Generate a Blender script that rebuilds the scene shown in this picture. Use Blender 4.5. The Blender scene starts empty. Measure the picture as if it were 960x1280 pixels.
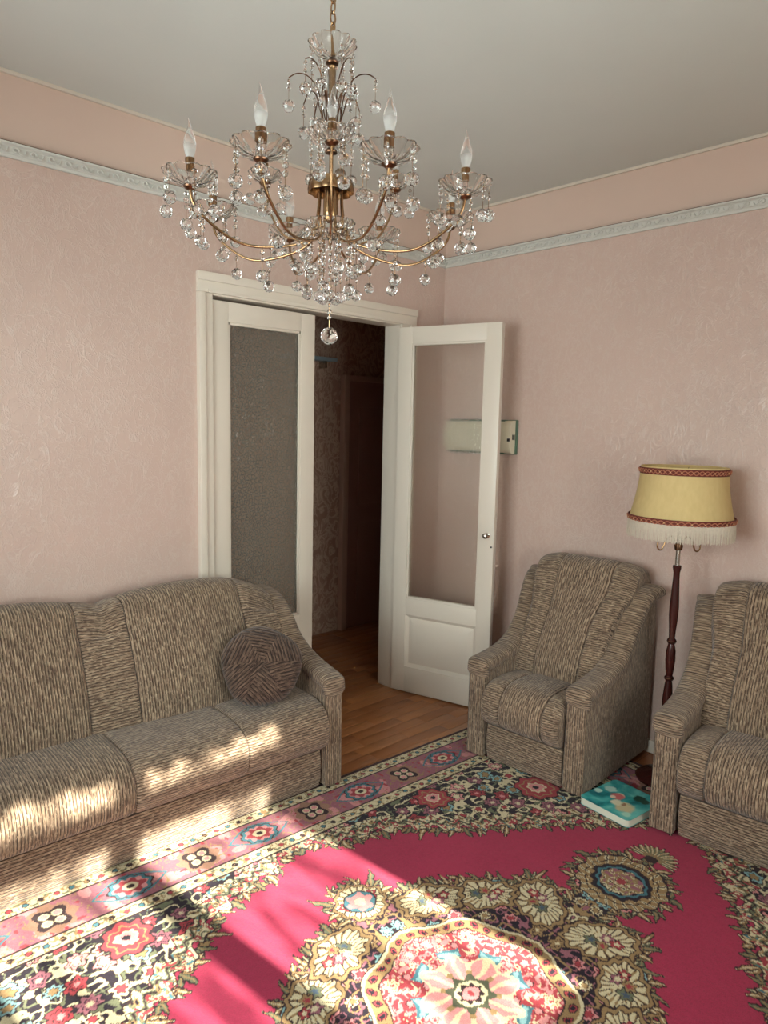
import bpy, bmesh, math, random
import numpy as np
from mathutils import Vector, Matrix
PI = math.pi
C = bpy.context.scene.collection
random.seed(7)

# ------------------------------------------------------------------ camera
def make_camera():
    yaw, pit, roll = 0.76664, -0.122604, 0.022105
    F = Vector((math.cos(pit)*math.sin(yaw), math.cos(pit)*math.cos(yaw), math.sin(pit)))
    ri = Vector((math.cos(yaw), -math.sin(yaw), 0)); up = ri.cross(F)
    R = math.cos(roll)*ri + math.sin(roll)*up
    U = -math.sin(roll)*ri + math.cos(roll)*up
    cam = bpy.data.cameras.new('camera'); o = bpy.data.objects.new('camera', cam); C.objects.link(o)
    m = Matrix((R, U, -F)).transposed().to_4x4(); m.translation = Vector((0, 0, 1.5))
    o.matrix_world = m
    cam.sensor_fit = 'VERTICAL'; cam.sensor_height = 24.0; cam.lens = 886.3/1280*24.0
    cam.clip_start = 0.02
    bpy.context.scene.camera = o
make_camera()

# ------------------------------------------------------------------ world, sun, view
XW, YW, XF, YB, ZC = 3.127, 2.787, -1.10, -0.33, 2.677      # right wall, door wall, far wall, window wall, ceiling
world = bpy.data.worlds.new('world'); bpy.context.scene.world = world; world.use_nodes = True
bg = world.node_tree.nodes['Background']; bg.inputs[0].default_value = (0.88, 0.97, 0.98, 1); bg.inputs[1].default_value = 10.0
sun = bpy.data.lights.new('sun', 'SUN'); sun.energy = 27; sun.angle = math.radians(0.9); sun.color = (1.0, 0.93, 0.80)
so = bpy.data.objects.new('sun', sun); C.objects.link(so); so.location = (1.3, -4, 4)
so.rotation_euler = Vector((-0.10, 1.0, -0.62)).to_track_quat('-Z', 'Y').to_euler()
WX0, WX1, WZ0, WZ1 = 0.66, 1.82, 0.72, 2.20                  # window opening
VY0, VY1, VZ0, VZ1 = 0.35, 1.95, 0.80, 2.25                  # added fill-light window, unseen, in the far wall left of the camera
def portal(sx, sy, loc, d):
    pl = bpy.data.lights.new('sky_portal', 'AREA'); pl.shape = 'RECTANGLE'; pl.size = sx; pl.size_y = sy
    pl.cycles.is_portal = True
    po = bpy.data.objects.new('sky_portal', pl); C.objects.link(po)
    po.location = loc; po.rotation_euler = Vector(d).to_track_quat('-Z', 'Z').to_euler()
portal(WX1-WX0, WZ1-WZ0, ((WX0+WX1)/2, YB-0.30, (WZ0+WZ1)/2), (0, 1, 0))
portal(VY1-VY0, VZ1-VZ0, (XF-0.09, (VY0+VY1)/2, (VZ0+VZ1)/2), (1, 0, 0))
vs = bpy.context.scene.view_settings
vs.view_transform = 'Standard'; vs.look = 'None'; vs.gamma = 1; vs.exposure = 0.40; vs.use_curve_mapping = False

# ------------------------------------------------------------------ helpers
def srgb(r, g, b):
    f = lambda c: (c/255)/12.92 if c/255 <= 0.04045 else ((c/255+0.055)/1.055)**2.4
    return (f(r), f(g), f(b), 1)

def tag(o, label=None, cat=None, group=None, kind=None):
    if label: o['label'] = label
    if cat: o['category'] = cat
    if group: o['group'] = group
    if kind: o['kind'] = kind
    return o

def empty(name, loc=(0, 0, 0), rz=0, label=None, cat=None, group=None, kind=None):
    o = bpy.data.objects.new(name, None); C.objects.link(o); o.location = loc; o.rotation_euler = (0, 0, rz)
    o.empty_display_size = 0.05
    return tag(o, label, cat, group, kind)

def finish(me, mat, smooth=35):
    me.materials.append(mat)
    if smooth:
        me.polygons.foreach_set('use_smooth', [True]*len(me.polygons))
        me.set_sharp_from_angle(angle=math.radians(smooth))
    me.update()

def link(name, me, parent=None, loc=(0, 0, 0), rot=(0, 0, 0), scale=(1, 1, 1)):
    o = bpy.data.objects.new(name, me); C.objects.link(o)
    if parent: o.parent = parent
    o.location = loc; o.rotation_euler = rot; o.scale = scale
    return o

class MB:
    """collects shapes; build() links them as one mesh object"""
    def __init__(s): s.v = []; s.f = []; s.uv = []
    def add(s, v, f, uv=None, M=None):
        n = len(s.v)
        if M is not None: v = [M @ Vector(p) for p in v]
        s.v += [tuple(p) for p in v]
        for i, q in enumerate(f):
            s.f.append(tuple(n+k for k in q))
            s.uv.append(uv[i] if uv else [(v[k][0]+v[k][1]*0.7, v[k][2]+v[k][1]*0.3) for k in q])
        return s
    def box(s, x0, x1, y0, y1, z0, z1, b=0.0, M=None):
        if b <= 0:
            v = [(x, y, z) for z in (z0, z1) for x, y in ((x0, y0), (x1, y0), (x1, y1), (x0, y1))]
            f = [(3, 2, 1, 0), (4, 5, 6, 7), (0, 1, 5, 4), (1, 2, 6, 5), (2, 3, 7, 6), (3, 0, 4, 7)]
            return s.add(v, f, None, M)
        bm = bmesh.new(); bmesh.ops.create_cube(bm, size=1)
        for q in bm.verts:
            q.co = Vector(((x0+x1)/2+q.co.x*(x1-x0), (y0+y1)/2+q.co.y*(y1-y0), (z0+z1)/2+q.co.z*(z1-z0)))
        bmesh.ops.bevel(bm, geom=bm.edges[:], offset=b, segments=2, affect='EDGES', profile=0.6)
        s.addbm(bm, M); return s
    def addbm(s, bm, M=None):
        bm.verts.index_update()
        s.add([tuple(q.co) for q in bm.verts], [tuple(q.index for q in f.verts) for f in bm.faces], None, M); bm.free()
    def lathe(s, prof, n=24, M=None, rad=None, cap=False):
        """prof: list of (r,z); rad(theta)->radius factor"""
        v = []; f = []; uv = []
        m = len(prof)
        for i in range(n):
            t = 2*PI*i/n; k = rad(t) if rad else 1
            for j, (r, z) in enumerate(prof):
                kk = 1+(k-1)*min(1, r/0.02) if rad else 1
                v.append((r*kk*math.cos(t), r*kk*math.sin(t), z))
        for i in range(n):
            for j in range(m-1):
                a = i*m+j; b = ((i+1) % n)*m+j
                f.append((a, b, b+1, a+1)); u0 = 2*PI*i/n*0.1; u1 = 2*PI*(i+1)/n*0.1
                uv.append([(u0, prof[j][1]), (u1, prof[j][1]), (u1, prof[j+1][1]), (u0, prof[j+1][1])])
        if cap:
            for j in (0, m-1):
                q = [i*m+j for i in range(n)]
                if j == 0: q = q[::-1]
                f.append(tuple(q)); uv.append([(v[k][0], v[k][1]) for k in q])
        return s.add(v, f, uv, M)
    def tube(s, pts, r, n=8, M=None):
        pts = [Vector(p) for p in pts]; m = len(pts)
        rs = r if isinstance(r, (list, tuple)) else [r]*m
        v = []; f = []; nrm = None
        for i, p in enumerate(pts):
            t = (pts[min(i+1, m-1)]-pts[max(i-1, 0)]).normalized()
            if nrm is None:
                a = Vector((0, 0, 1)) if abs(t.z) < 0.9 else Vector((1, 0, 0)); nrm = t.cross(a).normalized()
            nrm = (nrm-t*nrm.dot(t)).normalized(); b = t.cross(nrm)
            for k in range(n):
                th = 2*PI*k/n; v.append(p+rs[i]*(math.cos(th)*nrm+math.sin(th)*b))
        for i in range(m-1):
            for k in range(n):
                a = i*n+k; b = i*n+(k+1) % n; f.append((a, b, b+n, a+n))
        f.append(tuple(range(n))[::-1]); f.append(tuple(range((m-1)*n, m*n)))
        return s.add(v, f, None, M)
    def mesh(s, name, mat, smooth=35):
        me = bpy.data.meshes.new(name); me.from_pydata(s.v, [], s.f)
        l = me.uv_layers.new(name='UVMap'); flat = [c for q in s.uv for p in q for c in p]
        l.data.foreach_set('uv', flat); finish(me, mat, smooth); return me
    def build(s, name, mat, parent=None, smooth=35, **k):
        return link(name, s.mesh(name, mat, smooth), parent, **k)

def chaikin(p, it=2, closed=True):
    for _ in range(it):
        q = []
        n = len(p)
        rng = range(n) if closed else range(n-1)
        if not closed: q.append(p[0])
        for i in rng:
            a = p[i]; b = p[(i+1) % n]
            q.append(tuple(.75*x+.25*y for x, y in zip(a, b))); q.append(tuple(.25*x+.75*y for x, y in zip(a, b)))
        if not closed: q.append(p[-1])
        p = q
    return p

def loft(mb, x0, x1, prof, n=14, pinch=0.007, pw=0.022, swap=False, it=2, capuv=True):
    """panel across X from x0 to x1; prof(x)->closed list of (y,z); edges are drawn in like a sewn seam"""
    xs = sorted(set([x0, x0+.004, x0+pw*.4, x0+pw, x1-pw, x1-pw*.4, x1-.004, x1]+[x0+(x1-x0)*i/n for i in range(1, n) if x0+pw < x0+(x1-x0)*i/n < x1-pw]))
    rings = []
    for x in xs:
        p = chaikin(prof(x), it); m = len(p)
        e = min(x-x0, x1-x); d = pinch*(1-min(1, e/pw))**2 if pw > 0 else 0
        if e < 1e-6: d += 0.004
        cy = sum(a[0] for a in p)/m; cz = sum(a[1] for a in p)/m
        out = []
        for i in range(m):
            a = p[i-1]; b = p[(i+1) % m]; ty, tz = b[0]-a[0], b[1]-a[1]; L = math.hypot(ty, tz) or 1
            ny, nz = tz/L, -ty/L
            if ny*(p[i][0]-cy)+nz*(p[i][1]-cz) < 0 and False: ny, nz = -ny, -nz
            out.append((p[i][0]+ny*d, p[i][1]+nz*d))
        rings.append((x, out))
    m = len(rings[0][1]); v = []; f = []; uv = []
    arc = [0]
    R = rings[len(rings)//2][1]
    for i in range(m): arc.append(arc[-1]+math.hypot(R[(i+1) % m][0]-R[i][0], R[(i+1) % m][1]-R[i][1]))
    for x, r in rings: v += [(x, y, z) for y, z in r]
    for i in range(len(rings)-1):
        for j in range(m):
            a = i*m+j; b = i*m+(j+1) % m
            f.append((a, b, b+m, a+m))
            q = [(rings[i][0], arc[j]), (rings[i][0], arc[j+1]), (rings[i+1][0], arc[j+1]), (rings[i+1][0], arc[j])]
            if swap: q = [(c[1], c[0]) for c in q]
            uv.append(q)
    for k in (0, len(rings)-1):
        q = list(range(k*m, k*m+m));
        if k == 0: q = q[::-1]
        f.append(tuple(q)); uv.append([(v[t][1], v[t][2]) for t in q])
    mb.add(v, f, uv)
    return mb
# profiles are listed clockwise seen from +X (front-bottom, front-top, rear-top, rear-bottom), so (tz,-ty) points inwards

# ------------------------------------------------------------------ materials
class NT:
    def __init__(s, name):
        s.m = bpy.data.materials.new(name); s.m.use_nodes = True; s.t = s.m.node_tree; s.n = s.t.nodes
        s.b = s.n['Principled BSDF']; s.o = s.n['Material Output']
    def new(s, typ, **k):
        n = s.n.new(typ)
        for a, b in k.items(): setattr(n, a, b)
        return n
    def l(s, a, b): s.t.links.new(a, b)
    def mapping(s, scale, src='Object', rot=(0, 0, 0)):
        if src == 'UV': c = s.new('ShaderNodeUVMap').outputs[0]
        else: c = s.new('ShaderNodeTexCoord').outputs[src]
        mp = s.new('ShaderNodeMapping'); mp.inputs['Scale'].default_value = scale; mp.inputs['Rotation'].default_value = rot
        s.l(c, mp.inputs[0]); return mp.outputs[0]
    def noise(s, vec, scale=1, detail=2, rough=.5, dist=0):
        n = s.new('ShaderNodeTexNoise'); n.inputs['Scale'].default_value = scale; n.inputs['Detail'].default_value = detail
        n.inputs['Roughness'].default_value = rough; n.inputs['Distortion'].default_value = dist
        if vec: s.l(vec, n.inputs['Vector'])
        return n.outputs[0]
    def ramp(s, fac, stops, interp='LINEAR'):
        r = s.new('ShaderNodeValToRGB'); r.color_ramp.interpolation = interp; e = r.color_ramp.elements
        while len(e) < len(stops): e.new(0.5)
        for i, (p, c) in enumerate(stops):
            e[i].position = p; e[i].color = c if isinstance(c, tuple) else (c, c, c, 1)
        s.l(fac, r.inputs[0]); return r.outputs[0]
    def mix(s, fac, a, b, typ='MIX'):
        n = s.new('ShaderNodeMix', data_type='RGBA', blend_type=typ)
        for i, x in ((0, fac), (6, a), (7, b)):
            if isinstance(x, (int, float)): n.inputs[i].default_value = x
            elif isinstance(x, tuple): n.inputs[i].default_value = x
            else: s.l(x, n.inputs[i])
        return n.outputs[2]
    def math(s, op, a, b=0.0):
        n = s.new('ShaderNodeMath', operation=op)
        for i, x in ((0, a), (1, b)):
            if isinstance(x, (int, float)): n.inputs[i].default_value = x
            else: s.l(x, n.inputs[i])
        return n.outputs[0]
    def bump(s, h, strength=.3, dist=.002):
        n = s.new('ShaderNodeBump'); n.inputs['Strength'].default_value = strength; n.inputs['Distance'].default_value = dist
        s.l(h, n.inputs['Height']); s.l(n.outputs[0], s.b.inputs['Normal']); return n.outputs[0]
    def set(s, **k):
        for a, v in k.items():
            i = s.b.inputs[a.replace('_', ' ')]
            if isinstance(v, (int, float, tuple)): i.default_value = v
            else: s.l(v, i)
        return s

def simple(name, col, rough=.5, metal=0, var=.06, scale=8, **k):
    t = NT(name); n = t.noise(t.mapping((1, 1, 1)), scale, 3)
    c = srgb(*col); d = tuple(x*(1-var*2) for x in c[:3])+(1,)
    t.set(Base_Color=t.mix(n, d, c), Roughness=rough, Metallic=metal, **k); return t.m

def mat_wallpaper():
    t = NT('wallpaper'); mp = t.mapping((1, 1, 1))
    big = t.noise(mp, 1.3, 3); fine = t.noise(t.mapping((90, 90, 30)), 1, 3, .6)
    c = t.mix(t.ramp(big, [(.35, 0.0), (.7, 1.0)]), srgb(205, 177, 164), srgb(212, 185, 172))
    c = t.mix(t.math('MULTIPLY', fine, .35), c, srgb(190, 161, 147))
    # embossed glossy threads; part of their sheen is painted in as lighter colour
    w = t.noise(t.mapping((16, 16, 11)), 1, 3, .55, 1.2)
    th = t.ramp(w, [(.462, 0.0), (.488, 1.0), (.52, 0.0)])
    w2 = t.noise(t.mapping((23, 23, 16), rot=(.4, .5, .3)), 1, 3, .6, 1.5)
    th2 = t.ramp(w2, [(.468, 0.0), (.495, 1.0), (.52, 0.0)])
    th = t.math('MAXIMUM', th, th2)
    c = t.mix(t.math('MULTIPLY', th, .42), c, srgb(232, 216, 206))
    t.set(Base_Color=c, Roughness=t.ramp(th, [(0, .46), (1, .17)]))
    t.b.inputs['Specular IOR Level'].default_value = .75
    t.bump(t.math('ADD', t.math('MULTIPLY', fine, .3), th), .5, .0014)
    return t.m

def mat_paint(name, col, rough=.6, bump=.1, var=.05):
    t = NT(name); n = t.noise(t.mapping((1, 1, 1)), 2.2, 4); f = t.noise(t.mapping((1, 1, 1)), 60, 3)
    c = srgb(*col); d = tuple(x*(1-var*2) for x in c[:3])+(1,)
    t.set(Base_Color=t.mix(n, d, c), Roughness=rough); t.bump(f, bump, .001); return t.m

def mat_hall():
    t = NT('hall_wallpaper'); mp = t.mapping((14, 14, 9))
    n = t.noise(mp, 1, 4, .6, 1.5)
    c = t.ramp(n, [(.42, srgb(168, 130, 112)), (.5, srgb(204, 174, 152)), (.58, srgb(172, 136, 118))])
    t.set(Base_Color=c, Roughness=.6); return t.m

def mat_upholstery(name, dark, mid, light, scale=1.0):
    t = NT(name)
    uvn = t.mapping((1, 1, 1), 'UV')
    # narrow chenille ribs running along V, broken along their length
    a = t.noise(t.mapping((310*scale, 36*scale, 1), 'UV'), 1, 2, .55, .4)
    b = t.noise(t.mapping((75*scale, 9*scale, 1), 'UV'), 1, 2, .5)
    f = t.noise(t.mapping((420, 420, 1), 'UV'), 1, 2, .6)
    sp = t.noise(t.mapping((150, 60, 1), 'UV'), 1, 2, .5)
    w = t.new('ShaderNodeTexWave', wave_type='BANDS', bands_direction='X'); w.inputs['Scale'].default_value = 31*scale
    w.inputs['Distortion'].default_value = 1.4; w.inputs['Detail'].default_value = 2; w.inputs['Detail Scale'].default_value = 2.0
    t.l(t.mapping((1, .25, 1), 'UV'), w.inputs['Vector'])
    rib = w.outputs[1]
    c = t.ramp(a, [(.30, srgb(*dark)), (.46, srgb(*mid)), (.68, srgb(*light))])
    c = t.mix(t.ramp(b, [(.38, .45), (.6, 0.0)]), c, srgb(*dark))
    c = t.mix(t.ramp(rib, [(.0, .95), (.30, 0.0)]), c, srgb(*[x*.62 for x in dark]))
    c = t.mix(t.ramp(sp, [(.56, 0.0), (.72, .7)]), c, srgb(*light))
    t.set(Base_Color=c, Roughness=.92); t.b.inputs['Sheen Weight'].default_value = .25
    t.b.inputs['Specular IOR Level'].default_value = .2
    h = t.math('ADD', t.math('MULTIPLY', rib, .9), t.math('ADD', t.math('MULTIPLY', a, .7), t.math('MULTIPLY', f, .5)))
    t.bump(h, .7, .003); return t.m

def mat_wood_floor(name='laminate'):
    t = NT(name)
    at = t.new('ShaderNodeObjectInfo').outputs['Random']
    n = t.noise(t.mapping((5, 60, 5)), 1, 4, .6, .8); g = t.noise(t.mapping((2, 9, 2)), 1, 3)
    c = t.mix(at, srgb(146, 88, 52), srgb(190, 128, 82))
    c = t.mix(t.ramp(n, [(.4, .4), (.62, 0.0)]), c, srgb(118, 68, 38))
    c = t.mix(t.math('MULTIPLY', g, .3), c, srgb(200, 145, 95))
    t.set(Base_Color=c, Roughness=.32); t.bump(n, .08, .0005); return t.m

def mat_slab():
    t = NT('laminate_base'); br = t.new('ShaderNodeTexBrick'); t.l(t.mapping((1, 1, 1)), br.inputs['Vector'])
    br.inputs['Scale'].default_value = 1; br.inputs['Brick Width'].default_value = .42; br.inputs['Row Height'].default_value = .07
    br.inputs['Mortar Size'].default_value = .0015; br.inputs['Color1'].default_value = srgb(146, 88, 52); br.inputs['Color2'].default_value = srgb(186, 124, 80)
    br.inputs['Mortar'].default_value = srgb(60, 32, 20); t.set(Base_Color=br.outputs[0], Roughness=.34); return t.m

def mat_glass(name, rough=0.0, col=(1, 1, 1, 1), ior=1.5):
    t = NT(name); g = t.new('ShaderNodeBsdfGlass'); g.inputs['Color'].default_value = col
    g.inputs['Roughness'].default_value = rough; g.inputs['IOR'].default_value = ior
    n = t.noise(t.mapping((1, 1, 1)), 3, 1); t.l(t.mix(n, col, tuple(x*.985 for x in col[:3])+(1,)), g.inputs['Color'])
    t.l(g.outputs[0], t.o.inputs['Surface']); return t.m

def mat_pane(haze=.085, refr=.5, tint=(.90, .90, .88, 1), bs=.9, rr=.12):
    """thin figured door glass: small raised pattern, part clear, part scattering"""
    t = NT('figured_glass'); v = t.new('ShaderNodeTexVoronoi', feature='DISTANCE_TO_EDGE'); v.inputs['Scale'].default_value = 62
    mp = t.mapping((1, 1, 1)); t.l(mp, v.inputs['Vector'])
    n = t.noise(mp, 45, 3, .6, .6)
    h = t.math('ADD', t.ramp(v.outputs[0], [(0, 1.0), (.18, 0.0)]), n)
    bp = t.new('ShaderNodeBump'); bp.inputs['Strength'].default_value = bs; bp.inputs['Distance'].default_value = .0025; t.l(h, bp.inputs['Height'])
    tr = t.new('ShaderNodeBsdfTransparent'); tr.inputs[0].default_value = tint
    rf = t.new('ShaderNodeBsdfRefraction'); rf.inputs['IOR'].default_value = 1.12; rf.inputs['Roughness'].default_value = rr; rf.inputs[0].default_value = (.98, .97, .95, 1)
    gl = t.new('ShaderNodeBsdfGlossy'); gl.inputs['Roughness'].default_value = .16; gl.inputs[0].default_value = (.9, .9, .88, 1)
    t.l(bp.outputs[0], rf.inputs['Normal']); t.l(bp.outputs[0], gl.inputs['Normal'])
    m1 = t.new('ShaderNodeMixShader'); m1.inputs[0].default_value = refr; t.l(tr.outputs[0], m1.inputs[1]); t.l(rf.outputs[0], m1.inputs[2])
    fr = t.new('ShaderNodeFresnel'); fr.inputs[0].default_value = 1.5; t.l(bp.outputs[0], fr.inputs['Normal'])
    m2 = t.new('ShaderNodeMixShader'); t.l(fr.outputs[0], m2.inputs[0]); t.l(m1.outputs[0], m2.inputs[1]); t.l(gl.outputs[0], m2.inputs[2])
    df = t.new('ShaderNodeBsdfDiffuse'); df.inputs[0].default_value = (.82, .74, .62, 1)
    m3 = t.new('ShaderNodeMixShader'); m3.inputs[0].default_value = haze; t.l(m2.outputs[0], m3.inputs[1]); t.l(df.outputs[0], m3.inputs[2])
    t.l(m3.outputs[0], t.o.inputs['Surface']); return t.m

def mat_lace():
    t = NT('lace'); mp = t.mapping((9, 1, 3.0)); n = t.noise(mp, 1, 3, .6, .6)
    mp2 = t.mapping((26, 1, 20)); n2 = t.noise(mp2, 1, 2, .5, 1)
    fac = t.ramp(t.math('ADD', t.math('MULTIPLY', n, .75), t.math('MULTIPLY', n2, .25)), [(.42, .0), (.57, .80)])
    tr = t.new('ShaderNodeBsdfTransparent'); df = t.new('ShaderNodeBsdfTranslucent'); df.inputs[0].default_value = (.85, .85, .82, 1)
    d2 = t.new('ShaderNodeBsdfDiffuse'); d2.inputs[0].default_value = (.85, .85, .82, 1)
    m0 = t.new('ShaderNodeMixShader'); m0.inputs[0].default_value = .5; t.l(df.outputs[0], m0.inputs[1]); t.l(d2.outputs[0], m0.inputs[2])
    m = t.new('ShaderNodeMixShader'); t.l(fac, m.inputs[0]); t.l(tr.outputs[0], m.inputs[1]); t.l(m0.outputs[0], m.inputs[2])
    t.l(m.outputs[0], t.o.inputs['Surface']); return t.m

M_wall = mat_wallpaper()
M_frieze = mat_paint('frieze_paint', (217, 190, 174), .7)
M_ceil = mat_paint('ceiling_paint', (216, 219, 214), .8, .15)
M_white = mat_paint('door_enamel', (230, 219, 204), .35, .12, .04)
M_mould = mat_paint('moulding_white', (210, 208, 200), .6, .1)
M_bead = mat_paint('bead_cream', (218, 206, 190), .6)
M_hall = mat_hall()
M_halldoor = mat_paint('dark_door', (170, 128, 116), .4)
M_halltrim = mat_paint('hall_trim', (205, 172, 156), .5)
M_uph = mat_upholstery('chenille_rib', (80, 62, 52), (143, 120, 99), (192, 171, 145))
M_cush = mat_upholstery('velvet_rib', (44, 31, 26), (88, 69, 58), (128, 106, 90), .8)
M_foot = simple('dark_foot', (40, 30, 26), .5)
M_lam = mat_wood_floor()
M_slab = mat_slab()
M_brass = simple('brass', (172, 138, 102), .26, 1.0)
M_brassd = simple('dark_brass', (112, 82, 62), .3, 1.0)
M_steel = simple('nickel', (190, 184, 174), .25, 1.0)
M_crys = mat_glass('crystal', 0, (1, 1, 1, 1), 1.52)
M_crysf = mat_glass('pressed_glass', .02, (.985, .98, .97, 1), 1.45)
M_pane = mat_pane(.08, .5, (.9, .9, .88, 1), 1.0, .12)
M_pane2 = mat_pane(.01, .62, (.99, .98, .96, 1), .28, .20)
M_lace = mat_lace()
M_wood = simple('mahogany', (66, 28, 24), .22, 0, .15, 30)
M_cream = simple('cream_plastic', (222, 214, 190), .4)
M_green = simple('green_plastic', (86, 112, 92), .45)
M_dark = simple('dark_slot', (40, 36, 34), .6)
M_frame = mat_paint('window_enamel', (225, 223, 214), .4)
M_fringe = simple('fringe_thread', (226, 214, 196), .8, 0, .12, 120)

def mat_bulb():
    t = NT('frosted_bulb'); g = t.new('ShaderNodeBsdfGlass'); g.inputs['IOR'].default_value = 1.2; g.inputs['Roughness'].default_value = .05
    tl = t.new('ShaderNodeBsdfTranslucent'); tl.inputs[0].default_value = (.92, .92, .9, 1)
    df = t.new('ShaderNodeBsdfDiffuse'); df.inputs[0].default_value = (.9, .9, .88, 1)
    m0 = t.new('ShaderNodeMixShader'); m0.inputs[0].default_value = .45; t.l(tl.outputs[0], m0.inputs[1]); t.l(df.outputs[0], m0.inputs[2])
    sep = t.new('ShaderNodeSeparateXYZ'); t.l(t.new('ShaderNodeTexCoord').outputs['Object'], sep.inputs[0])
    f = t.ramp(sep.outputs[2], [(.015, .38), (.045, .03)])
    m = t.new('ShaderNodeMixShader'); t.l(f, m.inputs[0]); t.l(g.outputs[0], m.inputs[1]); t.l(m0.outputs[0], m.inputs[2])
    t.l(m.outputs[0], t.o.inputs['Surface']); return t.m
M_bulb = mat_bulb()

def mat_shade():
    t = NT('lampshade_fabric'); n = t.noise(t.mapping((60, 60, 25)), 1, 3)
    c = t.mix(n, srgb(222, 198, 136), srgb(238, 216, 160)); t.set(Base_Color=c, Roughness=.75)
    tl = t.new('ShaderNodeBsdfTranslucent'); t.l(c, tl.inputs[0]); m = t.new('ShaderNodeMixShader'); m.inputs[0].default_value = .3
    t.l(t.b.outputs[0], m.inputs[1]); t.l(tl.outputs[0], m.inputs[2]); t.l(m.outputs[0], t.o.inputs['Surface'])
    return t.m
M_shade = mat_shade()
M_braid = simple('braid_red', (120, 52, 40), .8, 0, .2, 200)
M_braid2 = simple('braid_rust', (176, 110, 84), .8)
M_gold = simple('braid_gold', (214, 180, 130), .6)

# ------------------------------------------------------------------ the room shell
def S(name, mb, mat, parent=None, smooth=30):
    o = mb.build(name, mat, parent, smooth)
    if parent is None: o['kind'] = 'structure'
    return o
DX0, DX1, DZ = 1.600, 2.785, 2.060        # rough opening of the double door
HY, HX0, HX1 = 3.87, 0.9, 4.6             # the hall behind it
WT = 0.10
ZM = 2.415                                # the wallpaper stops under the moulding
floor = S('floor', MB().box(XF-.1, XW+.1, YB-.1, YW, -.12, -.004).box(HX0-.1, HX1+.1, YW, HY+.1, -.12, -.004), M_slab)
S('ceiling', MB().box(XF-.1, XW+.1, YB-.1, YW+WT, ZC, ZC+.12).box(HX0-.1, HX1+.1, YW+WT, HY+.1, ZC, ZC+.12), M_ceil)
def wall_pair(name, boxes_low, boxes_high):
    m = MB()
    for b in boxes_low: m.box(*b)
    w = S(name, m, M_wall)
    m = MB()
    for b in boxes_high: m.box(*b)
    m.build('frieze', M_frieze, w)
    return w
wl = wall_pair('wall_left', [(XF, DX0, YW, YW+WT, -.004, ZM), (DX1, XW, YW, YW+WT, -.004, ZM), (DX0, DX1, YW, YW+WT, DZ, ZM)],
               [(XF, XW, YW, YW+WT, ZM, ZC)])
wr = wall_pair('wall_right', [(XW, XW+WT, YB, YW, -.004, ZM)], [(XW, XW+WT, YB, YW, ZM, ZC)])
wf = wall_pair('wall_far', [(XF-WT, XF, YB, VY0, -.004, ZM), (XF-WT, XF, VY1, YW, -.004, ZM), (XF-WT, XF, VY0, VY1, -.004, VZ0), (XF-WT, XF, VY0, VY1, VZ1, ZM)], [(XF-WT, XF, YB, YW, ZM, ZC)])
YO = YB-.32
wn = wall_pair('wall_near', [(XF, WX0, YO, YB, -.004, ZM), (WX1, XW, YO, YB, -.004, ZM), (WX0, WX1, YO, YB, -.004, WZ0), (WX0, WX1, YO, YB, WZ1, ZM)],
               [(XF, XW, YO, YB, ZM, ZC)])
S('wall_hall_far', MB().box(HX0, HX1, HY, HY+.1, -.004, ZC), M_hall)
S('wall_hall_left', MB().box(HX0-.1, HX0, YW+WT, HY, -.004, ZC), M_hall)
S('wall_hall_right', MB().box(HX1, HX1+.1, YW, HY+.1, -.004, ZC), M_hall)
S('wall_hall_near', MB().box(XW, HX1, YW, YW+WT, -.004, ZC), M_hall)
# baseboards
S('baseboard_left', MB().box(XF, 1.55, YW-.015, YW, 0, .06, .003), M_white)
S('baseboard_right', MB().box(XW-.015, XW, YB, YW, 0, .06, .003), M_white)

# planks: strips of laminate in the doorway and the hall, each a piece of its own
pm = []
for L in (.30, .36, .42, .48):
    pm.append((L, MB().box(0, L-.0012, 0, .0688, -.006, 0, .0008).mesh('plank', M_lam)))
y = 2.045; r = 0
for r in range(26):
    y = 2.05+.07*r
    if y+.07 > HY: break
    x = 1.58-random.random()*.3
    xe = 3.05 if y < YW+WT-.02 else 3.95
    if y < YW+WT-.07: x = max(x, 1.30) if y < YW-.07 else max(x, 1.60)
    if YW-.07 <= y < YW+WT-.02: x = 1.604; xe = 2.60
    while x < xe:
        L, me = random.choice(pm); link('plank', me, floor, (x, y, 0)); x += L

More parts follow.
